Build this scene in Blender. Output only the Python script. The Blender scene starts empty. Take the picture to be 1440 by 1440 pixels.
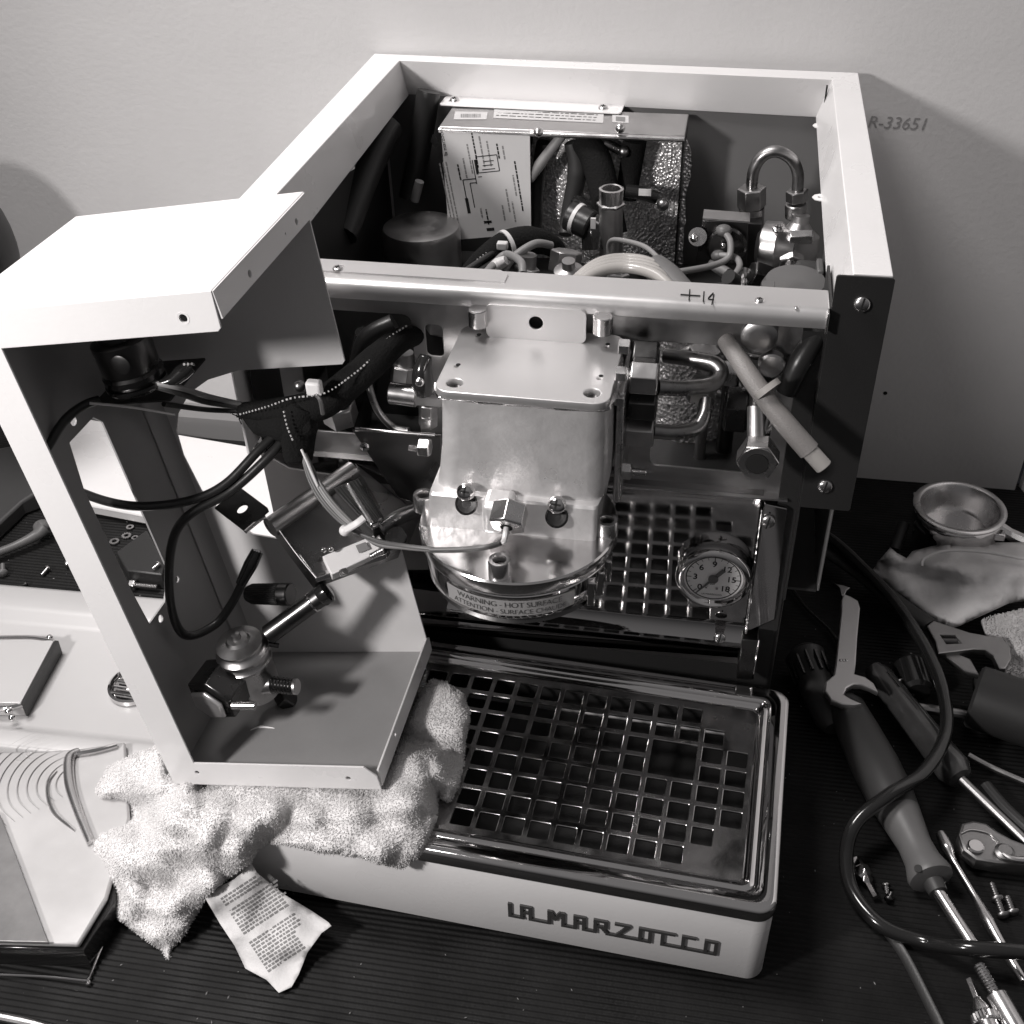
import bpy, bmesh, math, random
from mathutils import Vector, Matrix, noise
from mathutils.geometry import delaunay_2d_cdt
random.seed(7)
SC = bpy.context.scene
COL = SC.collection
S = 0.01                       # all coordinates below are centimetres
V = Vector
# ------------------------------------------------------------------ camera
FPX, PPX, PPY = 1617.9253, 720.0, 756.8209
CAM = V((27.5566, -55.298, 60.7023))
_yaw, _pit, _rol = .2036, -.67, -.0317
_f = V((-math.sin(_yaw)*math.cos(_pit), math.cos(_yaw)*math.cos(_pit), math.sin(_pit)))
_r0 = V((math.cos(_yaw), math.sin(_yaw), 0)); _u0 = _r0.cross(_f)
_r = _r0*math.cos(_rol) + _u0*math.sin(_rol); _u = -_r0*math.sin(_rol) + _u0*math.cos(_rol)
cd = bpy.data.cameras.new('camera'); cam = bpy.data.objects.new('camera', cd); COL.objects.link(cam)
cd.sensor_width = 36; cd.lens = FPX/1440*36; cd.shift_y = (PPY-720)/1440
cd.clip_start = .02; cd.clip_end = 50
m3 = Matrix((_r, _u, -_f)).transposed()
cam.matrix_world = Matrix.Translation(CAM*S) @ m3.to_4x4()
SC.camera = cam
# ------------------------------------------------------------------ light
W = bpy.data.worlds.new('World'); SC.world = W; W.use_nodes = True
wn = W.node_tree.nodes; wl = W.node_tree.links
bg = wn['Background']
tc = wn.new('ShaderNodeTexCoord'); sx = wn.new('ShaderNodeSeparateXYZ'); mr = wn.new('ShaderNodeMapRange')
cr = wn.new('ShaderNodeValToRGB')
wl.new(tc.outputs['Generated'], sx.inputs[0]); wl.new(sx.outputs['Z'], mr.inputs['Value'])
mr.inputs['From Min'].default_value = -1; mr.inputs['From Max'].default_value = 1
wl.new(mr.outputs[0], cr.inputs[0]); wl.new(cr.outputs[0], bg.inputs[0])
cr.color_ramp.elements[0].color = (.04, .04, .045, 1); cr.color_ramp.elements[0].position = .25
cr.color_ramp.elements[1].color = (.88, .85, .85, 1); cr.color_ramp.elements[1].position = .95
bg.inputs[1].default_value = .21
def area(name, loc, tgt, size, power, col=(1, .965, .95)):
    l = bpy.data.lights.new(name, 'AREA'); l.shape = 'DISK'; l.size = size*S; l.energy = power; l.color = col
    o = bpy.data.objects.new(name, l); COL.objects.link(o); o.location = V(loc)*S
    o.rotation_euler = (V(tgt)-V(loc)).to_track_quat('-Z', 'Y').to_euler(); return o
l = bpy.data.lights.new('bench_lamp', 'SPOT'); l.energy = 28; l.color = (1, .965, .95); l.shadow_soft_size = .05; l.spot_size = math.radians(74); l.spot_blend = 1.0
o = bpy.data.objects.new('bench_lamp', l); COL.objects.link(o); o.location = V((-34, -68, 66))*S; o.rotation_euler = (V((2, -2, 22))-V((-34, -68, 66))).to_track_quat('-Z', 'Y').to_euler()
area('ceiling_lamp', (-38, -2, 145), (2, 8, 15), 46, 16.5)
SC.view_settings.view_transform = 'Standard'; SC.view_settings.look = 'None'
SC.view_settings.exposure = .15; SC.view_settings.gamma = 1
SC.cycles.max_bounces = 8; SC.cycles.use_denoising = True
# ------------------------------------------------------------------ helpers
def ray(px, py): return _f + _r*((px-PPX)/FPX) - _u*((py-PPY)/FPX)
def at(px, py, ax, val):
    """point of the place seen at photo pixel (px,py) on the plane ax=val"""
    d = ray(px, py); k = 'xyz'.index(ax); return CAM + d*((val-CAM[k])/d[k])
def X(px, py, v): return at(px, py, 'x', v)
def Y(px, py, v): return at(px, py, 'y', v)
def Z(px, py, v): return at(px, py, 'z', v)
def D(px, py, d): return CAM + ray(px, py)*d
MATS = {}
def mat(name, col, rough=.5, metal=0., bump=0., bscale=40., rvar=0., rscale=6., coat=0., spec=.5, stretch=None,
        cvar=0., cscale=3., trans=0., btype='noise', alpha=1., sss=0.):
    m = bpy.data.materials.new(name); m.use_nodes = True; n = m.node_tree.nodes; l = m.node_tree.links
    b = n['Principled BSDF']
    if not isinstance(col, tuple): col = (col*1.0, col*.985, col*.985)
    b.inputs['Base Color'].default_value = (*col, 1); b.inputs['Roughness'].default_value = rough
    b.inputs['Metallic'].default_value = metal; b.inputs['Specular IOR Level'].default_value = spec
    b.inputs['Coat Weight'].default_value = coat; b.inputs['Coat Roughness'].default_value = .08
    b.inputs['Transmission Weight'].default_value = trans
    t = n.new('ShaderNodeTexCoord'); mp = n.new('ShaderNodeMapping'); l.new(t.outputs['Object'], mp.inputs[0])
    if stretch: mp.inputs['Scale'].default_value = stretch
    src = mp.outputs[0]
    if bump:
        if btype == 'noise':
            x = n.new('ShaderNodeTexNoise'); x.inputs['Scale'].default_value = bscale/S*.01*100/100; x.inputs['Detail'].default_value = 6; ho = x.outputs[0]
        else:
            x = n.new('ShaderNodeTexVoronoi'); x.inputs['Scale'].default_value = bscale; ho = x.outputs['Distance']
        x.inputs['Scale'].default_value = bscale; l.new(src, x.inputs['Vector'])
        bp = n.new('ShaderNodeBump'); bp.inputs['Strength'].default_value = bump; bp.inputs['Distance'].default_value = .002
        l.new(ho, bp.inputs['Height']); l.new(bp.outputs[0], b.inputs['Normal'])
    if rvar:
        x = n.new('ShaderNodeTexNoise'); x.inputs['Scale'].default_value = rscale; x.inputs['Detail'].default_value = 5; l.new(src, x.inputs['Vector'])
        q = n.new('ShaderNodeMapRange'); q.inputs['From Min'].default_value = .3; q.inputs['From Max'].default_value = .7
        q.inputs['To Min'].default_value = max(0, rough-rvar); q.inputs['To Max'].default_value = rough+rvar
        l.new(x.outputs[0], q.inputs[0]); l.new(q.outputs[0], b.inputs['Roughness'])
    if cvar:
        x = n.new('ShaderNodeTexNoise'); x.inputs['Scale'].default_value = cscale; x.inputs['Detail'].default_value = 7; x.inputs['Roughness'].default_value = .65
        l.new(src, x.inputs['Vector'])
        q = n.new('ShaderNodeValToRGB'); a, c = 1-cvar, 1+cvar
        q.color_ramp.elements[0].position = .3; q.color_ramp.elements[1].position = .7
        q.color_ramp.elements[0].color = (col[0]*a, col[1]*a, col[2]*a, 1); q.color_ramp.elements[1].color = (min(1, col[0]*c), min(1, col[1]*c), min(1, col[2]*c), 1)
        l.new(x.outputs[0], q.inputs[0]); l.new(q.outputs[0], b.inputs['Base Color'])
    MATS[name] = m; return m
# Object coordinates are metres: scale 100 = one feature per centimetre
WHITE = mat('white_enamel', .75, .32, bump=.04, bscale=400, coat=.25, rvar=.09, rscale=22, cvar=.025, cscale=14)
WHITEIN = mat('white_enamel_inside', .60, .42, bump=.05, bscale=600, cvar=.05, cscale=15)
WALL = mat('painted_board', .54, .75, bump=.12, bscale=220, cvar=.07, cscale=3)
STEEL = mat('satin_steel', .66, .25, 1, bump=.02, bscale=60, rvar=.06, rscale=70, cvar=.06, cscale=40)
STEELV = mat('dull_steel', .50, .38, 1, bump=.05, bscale=200, rvar=.1, rscale=50, cvar=.12, cscale=25)
CAST = mat('cast_group_metal', .74, .37, .6, bump=.28, bscale=130, rvar=.10, rscale=40, cvar=.10, cscale=35)
FLG = mat('turned_flange_steel', .76, .15, 1, bump=.02, bscale=60, rvar=.06, rscale=50)
CHROME = mat('polished_chrome', .66, .06, 1, bump=.015, bscale=60, rvar=.04, rscale=40)
MIRROR = mat('mirror_steel', .42, .045, 1, bump=.012, bscale=25, rvar=.03, rscale=30)
GRATE = mat('etched_grate_steel', .42, .20, 1, bump=.05, bscale=120, rvar=.09, rscale=60, cvar=.2, cscale=60)
BRASS = mat('tarnished_fitting', .38, .34, 1, bump=.06, bscale=200, rvar=.1, rscale=80, cvar=.2, cscale=60)
PIPE = mat('aged_copper_pipe', .30, .32, 1, bump=.06, bscale=200, rvar=.1, rscale=80, cvar=.25, cscale=80)
DARKM = mat('blackened_metal', .10, .30, 1, bump=.04, bscale=200, rvar=.08, rscale=60)
BLACKP = mat('black_powder_coat', .021, .42, 0, bump=.08, bscale=900)
BLACKG = mat('black_gloss_plastic', .014, .16, 0, coat=.3)
RUBBER = mat('black_rubber', .018, .34, 0, bump=.05, bscale=300)
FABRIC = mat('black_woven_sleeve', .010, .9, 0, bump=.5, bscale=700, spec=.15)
MATM = mat('ribbed_mat_rubber', .011, .55, 0, spec=.12, bump=.15, bscale=500, rvar=.12, rscale=25, cvar=.3, cscale=30)
FOIL = mat('crinkled_foil', .92, .32, .6, bump=1.0, bscale=420, btype='voronoi')
PAPER = mat('paper_label', .54, .6, 0, cvar=.04, cscale=20)
TAGM = mat('woven_care_tag', .62, .7, 0, bump=.15, bscale=500)
INK = mat('black_ink', .02, .8, spec=.1)
GREYINK = mat('grey_ink', .20, .7)
WALLINK = mat('wall_stamp_ink', .26, .8)
TERRY = mat('terry_cotton', .70, .95, 0, cvar=.05, cscale=60, spec=.1)
RAGM = mat('chamois_cloth', .60, .95, 0, bump=.2, bscale=300, cvar=.12, cscale=18, spec=.1)
GREYW = mat('grey_wire', .22, .45, 0, bump=.05, bscale=300)
CLEAR = mat('translucent_tube', (.38, .365, .35), .28, 0, trans=.15, coat=.2)
SLEEVE = mat('braided_sleeve', (.20, .19, .185), .4, 0, bump=.25, bscale=1500)
WHITEP = mat('white_nylon', .62, .4)
DIAL = mat('gauge_dial', .80, .5)
GREYP = mat('dark_grey_plastic', .032, .5, bump=.05, bscale=200)
MIDP = mat('mid_grey_plastic', .105, .45, bump=.05, bscale=200, cvar=.08, cscale=30)
GREYBACK = mat('grey_back_steel', .20, .40, .35, bump=.02, bscale=100, rvar=.05, rscale=20)
FLOORIN = mat('shaded_enamel_floor', .26, .4, bump=.04, bscale=500, cvar=.06, cscale=20)  # white enamel darkened for the shade on the cover's floor
BENDIN = mat('shaded_enamel_bend', .40, .4, bump=.04, bscale=500, cvar=.05, cscale=20)  # same enamel greyed, half-shade of the corner bend put into its colour
SIDEIN = mat('shaded_enamel_side', .30, .4, bump=.04, bscale=500, cvar=.06, cscale=20)  # same enamel again, with the unlit side's shade in its colour
SMOKE = mat('smoked_sheet', .22, .25, .3, cvar=.35, cscale=14)
COVM = mat('grey_satin_cover', .50, .34, .15, bump=.02, bscale=30, cvar=.03, cscale=8)
PANM = mat('brushed_pan', .52, .36, .45, bump=.10, bscale=40, rvar=.1, rscale=18, cvar=.06, cscale=16)
EMBL = mat('emblem_metal', .10, .38, .5, bump=.05, bscale=200)
MIDW = mat('plain_grey_strip', .20, .6)
BENDSTEEL = mat('rounded_bend_steel', .40, .32, 1, bump=.03, bscale=80, rvar=.06, rscale=40)
LBINK = mat('label_ink', .10, .6)
LABELM = mat('metallised_label', .42, .42, .3)
ALU = mat('satin_aluminium', .76, .33, .82, bump=.02, bscale=60, rvar=.05, rscale=30)
DARKSTEEL = mat('dark_reflective_steel', .19, .30, 1, bump=.04, bscale=80, rvar=.08, rscale=30)
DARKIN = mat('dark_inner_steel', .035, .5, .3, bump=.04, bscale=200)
class G:
    def __init__(s, M=None): s.v = []; s.f = []; s.M = M
    def add(s, vs, fs):
        k = len(s.v)
        s.v += [(s.M @ V(p)) if s.M else V(p) for p in vs]; s.f += [tuple(i+k for i in f) for f in fs]; return s
    def box(s, x0, x1, y0, y1, z0, z1):
        return s.add([(x, y, z) for x in (x0, x1) for y in (y0, y1) for z in (z0, z1)],
                     [(0, 1, 3, 2), (4, 6, 7, 5), (0, 4, 5, 1), (2, 3, 7, 6), (0, 2, 6, 4), (1, 5, 7, 3)])
    def hexa(s, b, t):          # bottom 4 points, top 4 points
        return s.add(list(b)+list(t), [(3, 2, 1, 0), (4, 5, 6, 7), (0, 1, 5, 4), (1, 2, 6, 5), (2, 3, 7, 6), (3, 0, 4, 7)])
    def lathe(s, prof, o, ax, n=32, ref=None, caps=(1, 1)):
        o = V(o); a = V(ax).normalized(); r = (V(ref) if ref else (V((0, 0, 1)) if abs(a.z) < .9 else V((1, 0, 0))))
        e1 = (r - a*r.dot(a)).normalized(); e2 = a.cross(e1); vs = []; fs = []; m = len(prof)
        for i in range(n):
            t = 2*math.pi*i/n; d = e1*math.cos(t)+e2*math.sin(t)
            vs += [o + a*h + d*rr for rr, h in prof]
        for i in range(n):
            j = (i+1) % n
            for k in range(m-1): fs.append((i*m+k, j*m+k, j*m+k+1, i*m+k+1))
        if prof[0][0] > 1e-6 and caps[0]: fs.append(tuple(i*m for i in range(n))[::-1])
        if prof[-1][0] > 1e-6 and caps[1]: fs.append(tuple(i*m+m-1 for i in range(n)))
        return s.add(vs, fs)
    def cyl(s, a, b, r, r2=None, n=24, ch=0.):
        a = V(a); b = V(b); L = (b-a).length; r2 = r if r2 is None else r2
        p = [(r-ch, 0), (r, ch), (r2, L-ch), (r2-ch, L)] if ch else [(r, 0), (r2, L)]
        return s.lathe(p, a, b-a, n)
    def hexn(s, a, b, r, ref=None, n=6, ch=None):
        a = V(a); b = V(b); L = (b-a).length; c = r*.1 if ch is None else ch
        return s.lathe([(r-c*1.3, 0), (r, c), (r, L-c), (r-c*1.3, L)], a, b-a, n, ref)
    def tube(s, pts, r, n=10, sub=8, caps=True, flat=1.):
        pts = [V(p) for p in pts]; rs = r if isinstance(r, (list, tuple)) else [r]*len(pts)
        P = []; R = []
        for i in range(len(pts)-1):
            p0 = pts[max(0, i-1)]; p1 = pts[i]; p2 = pts[i+1]; p3 = pts[min(len(pts)-1, i+2)]
            for k in range(sub):
                t = k/sub
                P.append(.5*((2*p1)+(p2-p0)*t+(2*p0-5*p1+4*p2-p3)*t*t+(3*p1-p0-3*p2+p3)*t**3)); R.append(rs[i]*(1-t)+rs[i+1]*t)
        P.append(pts[-1]); R.append(rs[-1])
        t0 = (P[1]-P[0]).normalized(); e = t0.orthogonal().normalized(); vs = []; fs = []
        for i, p in enumerate(P):
            t = (P[min(i+1, len(P)-1)]-P[max(i-1, 0)]).normalized(); e = (e-t*e.dot(t)).normalized(); b = t.cross(e)
            vs += [p+(e*math.cos(2*math.pi*k/n)+b*math.sin(2*math.pi*k/n)*flat)*R[i] for k in range(n)]
        for i in range(len(P)-1):
            for k in range(n): fs.append((i*n+k, i*n+(k+1) % n, (i+1)*n+(k+1) % n, (i+1)*n+k))
        if caps: fs += [tuple(range(n))[::-1], tuple(range((len(P)-1)*n, len(P)*n))]
        return s.add(vs, fs)
    def sph(s, c, r, n=16, sq=(1, 1, 1)):
        vs = []; fs = []; m = n//2
        for i in range(m+1):
            for j in range(n):
                a = math.pi*i/m; b = 2*math.pi*j/n
                vs.append(V(c)+V((math.sin(a)*math.cos(b)*r*sq[0], math.sin(a)*math.sin(b)*r*sq[1], math.cos(a)*r*sq[2])))
        for i in range(m):
            for j in range(n): fs.append((i*n+j, (i+1)*n+j, (i+1)*n+(j+1) % n, i*n+(j+1) % n))
        return s.add(vs, fs)
    def sheet(s, prof, x0, x1, t=.12):    # open (y,z) profile given thickness, run along x
        n = len(prof); off = []
        for i in range(n):
            a = V(prof[max(i-1, 0)]); b = V(prof[min(i+1, n-1)]); d = (b-a).normalized(); off.append((prof[i][0]-d.y*t, prof[i][1]+d.x*t))
        ring = list(prof)+off[::-1]; m = len(ring)
        vs = [(x0, y, z) for y, z in ring]+[(x1, y, z) for y, z in ring]
        fs = [(i, (i+1) % m, m+(i+1) % m, m+i) for i in range(m)]
        for i in range(n-1): fs += [(i, m-1-i, m-2-i, i+1), (m+i, m+i+1, m+m-2-i, m+m-1-i)]
        return s.add(vs, fs)
    def prism(s, poly, z0, z1, fr=None):
        n = len(poly); vs = [(x, y, z0) for x, y in poly]+[(x, y, z1) for x, y in poly]
        if fr: vs = [fr @ V(p) for p in vs]
        return s.add(vs, [tuple(range(n))[::-1], tuple(range(n, 2*n))]+[(i, (i+1) % n, n+(i+1) % n, n+i) for i in range(n)])
def finish(me, m, ang=35):
    me.materials.clear(); me.materials.append(m)
    me.polygons.foreach_set('use_smooth', [True]*len(me.polygons)); me.set_sharp_from_angle(angle=math.radians(ang)); me.update()
def attach(o, parent):
    if parent is not None:
        o.parent = parent
        p = parent; off = V((0, 0, 0))
        while p is not None:
            if p.get('_local'): off = V((0, 0, 0)); break
            off += V(p.location); p = p.parent
        o.location = -off
def tag(o, label=None, cat=None, group=None, kind=None):
    if label: o['label'] = label
    if cat: o['category'] = cat
    if group: o['group'] = group
    if kind: o['kind'] = kind
    return o
def mk(name, g, m, parent=None, bev=0., seg=2, ang=35, **k):
    me = bpy.data.meshes.new(name); me.from_pydata([tuple(p*S) for p in g.v], [], g.f); me.validate()
    bm = bmesh.new(); bm.from_mesh(me); bmesh.ops.recalc_face_normals(bm, faces=bm.faces); bm.to_mesh(me); bm.free()
    finish(me, m, ang)
    o = bpy.data.objects.new(name, me); COL.objects.link(o); attach(o, parent)
    if bev:
        b = o.modifiers.new('edge', 'BEVEL'); b.width = bev*S; b.segments = seg; b.limit_method = 'ANGLE'; b.angle_limit = math.radians(40); b.harden_normals = False
    return tag(o, **k)
def top(name, loc, label, cat, group=None, M=None):
    o = bpy.data.objects.new(name, None); COL.objects.link(o); o.empty_display_size = .01
    if M is not None: o.matrix_world = M; o['_local'] = 1
    else: o.location = V(loc)*S
    return tag(o, label, cat, group)
def frame(o, ux, uy):
    ux = V(ux).normalized(); uy = V(uy); uy = (uy-ux*uy.dot(ux)).normalized(); uz = ux.cross(uy)
    M = Matrix((ux, uy, uz)).transposed().to_4x4(); M.translation = V(o); return M
XZ = frame((0, 0, 0), (1, 0, 0), (0, 0, 1))       # local z looks toward -y (the viewer)
def rrect(x0, x1, y0, y1, r, n=5):
    p = []
    for cx, cy, a in ((x1-r, y1-r, 0), (x0+r, y1-r, 90), (x0+r, y0+r, 180), (x1-r, y0+r, 270)):
        for k in range(n+1): t = math.radians(a+90*k/n); p.append((cx+r*math.cos(t), cy+r*math.sin(t)))
    return p
def circ(x, y, r, n=16): return [(x+r*math.cos(2*math.pi*i/n), y+r*math.sin(2*math.pi*i/n)) for i in range(n)]
def plate(name, outline, holes, t, fr, m, parent=None, bev=.02, **k):
    """sheet of thickness t with real openings: outline and holes in the frame's x,y"""
    cu = bpy.data.curves.new(name, 'CURVE'); cu.dimensions = '2D'; cu.fill_mode = 'BOTH'; cu.extrude = (t/2-bev)*S; cu.bevel_depth = bev*S; cu.bevel_resolution = 1
    cu.offset = -bev*S
    for pl in [outline]+list(holes):
        sp = cu.splines.new('POLY'); sp.points.add(len(pl)-1); sp.use_cyclic_u = True
        for i, (x, y) in enumerate(pl): sp.points[i].co = (x*S, y*S, 0, 1)
    tmp = bpy.data.objects.new('tmp', cu); COL.objects.link(tmp)
    dg = bpy.context.evaluated_depsgraph_get(); me = bpy.data.meshes.new_from_object(tmp.evaluated_get(dg))
    bpy.data.objects.remove(tmp); bpy.data.curves.remove(cu)
    F = fr.copy(); F.translation = F.translation*S; me.transform(F); me.name = name; finish(me, m)
    o = bpy.data.objects.new(name, me); COL.objects.link(o); attach(o, parent); return tag(o, **k)
def textmesh(s, size, ext=.01, align='CENTER', off=0., shear=0., space=1.):
    cu = bpy.data.curves.new('t', 'FONT'); cu.body = s; cu.size = size*S; cu.extrude = ext*S; cu.align_x = align; cu.align_y = 'CENTER'; cu.offset = off*S; cu.resolution_u = 3
    cu.shear = shear; cu.space_character = space
    tmp = bpy.data.objects.new('tmp', cu); COL.objects.link(tmp); dg = bpy.context.evaluated_depsgraph_get()
    me = bpy.data.meshes.new_from_object(tmp.evaluated_get(dg)); bpy.data.objects.remove(tmp); bpy.data.curves.remove(cu); return me
def text(name, s, size, fr, m, parent=None, fn=None, **kw):
    me = textmesh(s, size, **kw); 
    if fn:
        for v in me.vertices: v.co = V(fn(v.co/S))*S
    else:
        F = fr.copy(); F.translation = F.translation*S; me.transform(F)
    finish(me, m); o = bpy.data.objects.new(name, me); COL.objects.link(o); attach(o, parent); return o
def dup(o, dloc, parent=None):
    c = o.copy(); COL.objects.link(c); c.location = V(o.location)+V(dloc)*S
    if parent: c.parent = parent
    return c
def perp(a):
    a = V(a).normalized(); return a.orthogonal().normalized()
def screw(name, p, ax, r, parent, m=None, slot='cross', h=None, **k):
    """domed screw head at p looking along ax, with a cut slot"""
    p = V(p); ax = V(ax).normalized(); h = h or r*.55; g = G()
    g.lathe([(r, 0), (r, h*.25), (r*.9, h*.6), (r*.62, h*.88), (r*.25, h), (0, h*1.01)], p, ax, 20)
    o = mk(name, g, m or STEEL, parent, ang=50, **k)
    e = perp(ax); b = ax.cross(e); g2 = G()
    c = math.cos(.6); s_ = math.sin(.6); e, b = e*c+b*s_, b*c-e*s_
    for u, w in ((e, b), (b, e))[:2 if slot == 'cross' else 1]:
        L = r*(.5 if slot == 'cross' else .92); q = r*.11; z0, z1 = h*.7, h*1.06
        cs = [u*L+w*q, u*-L+w*q, u*-L-w*q, u*L-w*q]
        g2.hexa([p+ax*z0+c_ for c_ in cs], [p+ax*z1+c_ for c_ in cs])
    mk('slot', g2, INK, o)
    return o
def sockethead(name, p, ax, r, h, parent, m=None):
    p = V(p); ax = V(ax).normalized(); g = G()
    g.lathe([(r, 0), (r, h*.9), (r*.93, h), (r*.62, h), (r*.58, h*.95), (r*.58, h*.45), (0, h*.4)], p, ax, 28)
    o = mk(name, g, m or STEEL, parent, ang=30)
    mk('hex_recess', G().hexn(p+ax*h*.42, p+ax*h*.5, r*.56), INK, o); return o
def threads(p, q, r, n=12, k=16):
    p = V(p); q = V(q); L = (q-p).length; prof = []
    for i in range(n): prof += [(r*.86, L*i/n), (r, L*(i+.5)/n)]
    prof.append((r*.86, L)); return G().lathe(prof, p, q-p, k)
# ================================================================== SETTING
g = G(); g.box(-90, 90, -60, 33.1, -4, -.25); mk('worktop', g, BLACKP, kind='structure')
# ribbed rubber mat: every rib is real relief, run along x
g = G(); ya, yb, st = -44, 33.0, .36; n = int((yb-ya)/st); vs = []; fs = []
for i in range(n):
    y = ya+i*st
    for dy, z in ((0, -.04), (.08, -.04), (.13, .02), (.28, .02), (.33, -.04)):
        vs += [(-75, y+dy, z), (80, y+dy+2.0, z)]
m_ = len(vs)//2
for i in range(m_-1): fs.append((2*i, 2*i+1, 2*i+3, 2*i+2))
g.add(vs, fs); mk('ribbed_mat', g, MATM, kind='structure', ang=60)
g = G(); g.box(-120, 54.6, 33.15, 35.0, -.2, 95); wall = mk('wall', g, WALL, kind='structure')
plate('side_board', [(0, 0), (40, 0), (40, 60), (0, 60)], [], 1.2, frame((55.6, 34, 0), (.35, -1, 0), (0, 0, 1)), WHITEIN, kind='structure')
text('wall_stamp', 'R-33651', 1.25, frame(Y(1262, 174, 33.13), (1, 0, -.01), (0, 0, 1)), WALLINK, wall, ext=.004, shear=.15)
g = G(); p = Y(1245, 553, 33.12); g.cyl(p, p+V((0, .02, 0)), .17, n=12); mk('drill_hole', g, INK, wall)
# ================================================================== ESPRESSO MACHINE
MC = top('espresso_machine', (17, 14, 0), 'opened espresso machine with white frame, steel bar and exposed group head by the wall', 'coffee machine')
H = 35.4
# white top frame: four rails with a flat top, an inner slope and outer skin
oc = [(-.1, -.9), (35.75, -.9), (35.6, 31.7), (-.2, 32.95)]
ic = [(1.75, -.9), (33.85, -.9), (33.75, 29.95), (2.2, 31.4)]
lc = [(2.6, -.9), (33.1, -.9), (33.04, 30.77), (2.40, 32.53)]
def rail(a, b, name='frame_rail', bot=21.3):
    g = G(); P = lambda q, z: V((q[0], q[1], z)); t = .12
    oa, ob, ia, ib, la, lb = oc[a], oc[b], ic[a], ic[b], lc[a], lc[b]
    prof = [(P(oa, bot), P(ob, bot)), (P(oa, H), P(ob, H)), (P(ia, H), P(ib, H)), (P(la, H-2.9), P(lb, H-2.9))]
    vs = []; fs = []
    for q, r in prof: vs += [q, r]
    cen = V((17.5, 15, 28))
    inn = [(P(ia, bot)+(P(oa, bot)-P(ia, bot))*.9, P(ib, bot)+(P(ob, bot)-P(ib, bot))*.9), (P(ia, H-t)+(P(oa, H-t)-P(ia, H-t))*.9, P(ib, H-t)+(P(ob, H-t)-P(ib, H-t))*.9), (P(ia, H-t)+(P(oa, H-t)-P(ia, H-t))*.08, P(ib, H-t)+(P(ob, H-t)-P(ib, H-t))*.08), (P(la, H-2.9)+(P(oa, H)-P(ia, H))*.06, P(lb, H-2.9)+(P(ob, H)-P(ib, H))*.06)]
    for q, r in inn: vs += [q, r]
    for k in range(3):
        fs.append((2*k, 2*k+1, 2*k+3, 2*k+2)); fs.append((8+2*k, 8+2*k+2, 8+2*k+3, 8+2*k+1))
    fs += [(0, 8, 9, 1), (6, 7, 15, 14)]
    for e in (0, 1):
        for k in range(3): fs.append((2*k+e, 2*k+2+e, 8+2*k+2+e, 8+2*k+e))
    g.add(vs, fs); return mk(name, g, WHITE, MC, bev=.12, seg=3)
rr = rail(1, 2); rb = rail(2, 3); rl = rail(3, 0)
# screw ears on the rails
def ear(p, ux, uy, w, parent, hole=.13):
    return plate('screw_tab', [(-w, -.5), (-w, .15), (-w*.7, .45), (0, .6), (w*.7, .45), (w, .15), (w, -.5)], [circ(0, .15, hole, 10)], .1, frame(p, ux, uy), WHITE, parent)
for px, py in ((1155, 177), (1156, 278)): ear(Z(px, py, 32.5), (0, -1, 0), (-1, 0, 0), .5, rr)
for px, py in ((553, 140), (487, 236)):
    q = Z(px, py, 32.4); ear(q, (0, 1, 0), (1, 0, 0), .6, rl)
screw('rail_screw', Z(552, 139, 32.5), (.2, -.3, 1), .42, rl, slot='one')
tabp = plate('mounting_tab', rrect(-6.9, 6.9, -.9, 1.0, .25), [circ(-6.2, 0, .2)], .12, frame(Z(747, 148, 32.55), (1, -.035, 0), (0, 1, 0)), WHITE, rb)
for px, py in ((639, 141), (848, 152)): screw('rail_screw', Z(px, py, 32.65), (0, -.2, 1), .36, rb, slot='cross')
for sx_, sy_ in ((1.98, 30.2), (33.45, 29.4)):   # open mitre joints in the corners
    mk('corner_joint', G().box(sx_-.05, sx_+.05, sy_-.05, sy_+.3, 32.9, 35.1), INK, rb)
# inner skins
pb = plate('inner_back_panel', [(.4, 14), (35.2, 14), (35.2, 32.6), (.4, 32.6)], [], .12, frame((0, 32.55, 0), (1, -.036, 0), (0, 0, 1)), GREYBACK, MC)
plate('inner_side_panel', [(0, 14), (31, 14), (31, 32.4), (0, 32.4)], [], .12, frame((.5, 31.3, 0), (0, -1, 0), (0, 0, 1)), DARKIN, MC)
plate('inner_side_panel', [(0, 14), (31, 14), (31, 32.4), (0, 32.4)], [], .12, frame((35.1, .2, 0), (0, 1, 0), (0, 0, 1)), GREYBACK, MC)
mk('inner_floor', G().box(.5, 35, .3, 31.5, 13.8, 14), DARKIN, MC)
mk('lower_body', G().box(1.2, 33.3, .9, 30, .6, 21.2), BLACKP, MC, bev=.3)
# black front upright on the right with two slotted screws
bu = plate('front_upright', rrect(33.05, 35.85, 21.15, 35.35, .15), [], .14, frame((0, -1.05, 0), (1, 0, 0), (0, 0, 1)), BLACKP, MC)
mk('upright_web', G().box(33.0, 33.14, -1, 4, 14, 33.5), BLACKP, MC)
screw('slotted_screw', Y(1212, 428, -1.15), (0, -1, .1), .42, bu, slot='one')
screw('slotted_screw', Y(1160, 684, -1.15), (0, -1, .1), .42, bu, slot='one')
mk('side_upright', G().box(31.9, 33.0, -.5, 0, 11, 31.9), BLACKP, MC)
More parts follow.
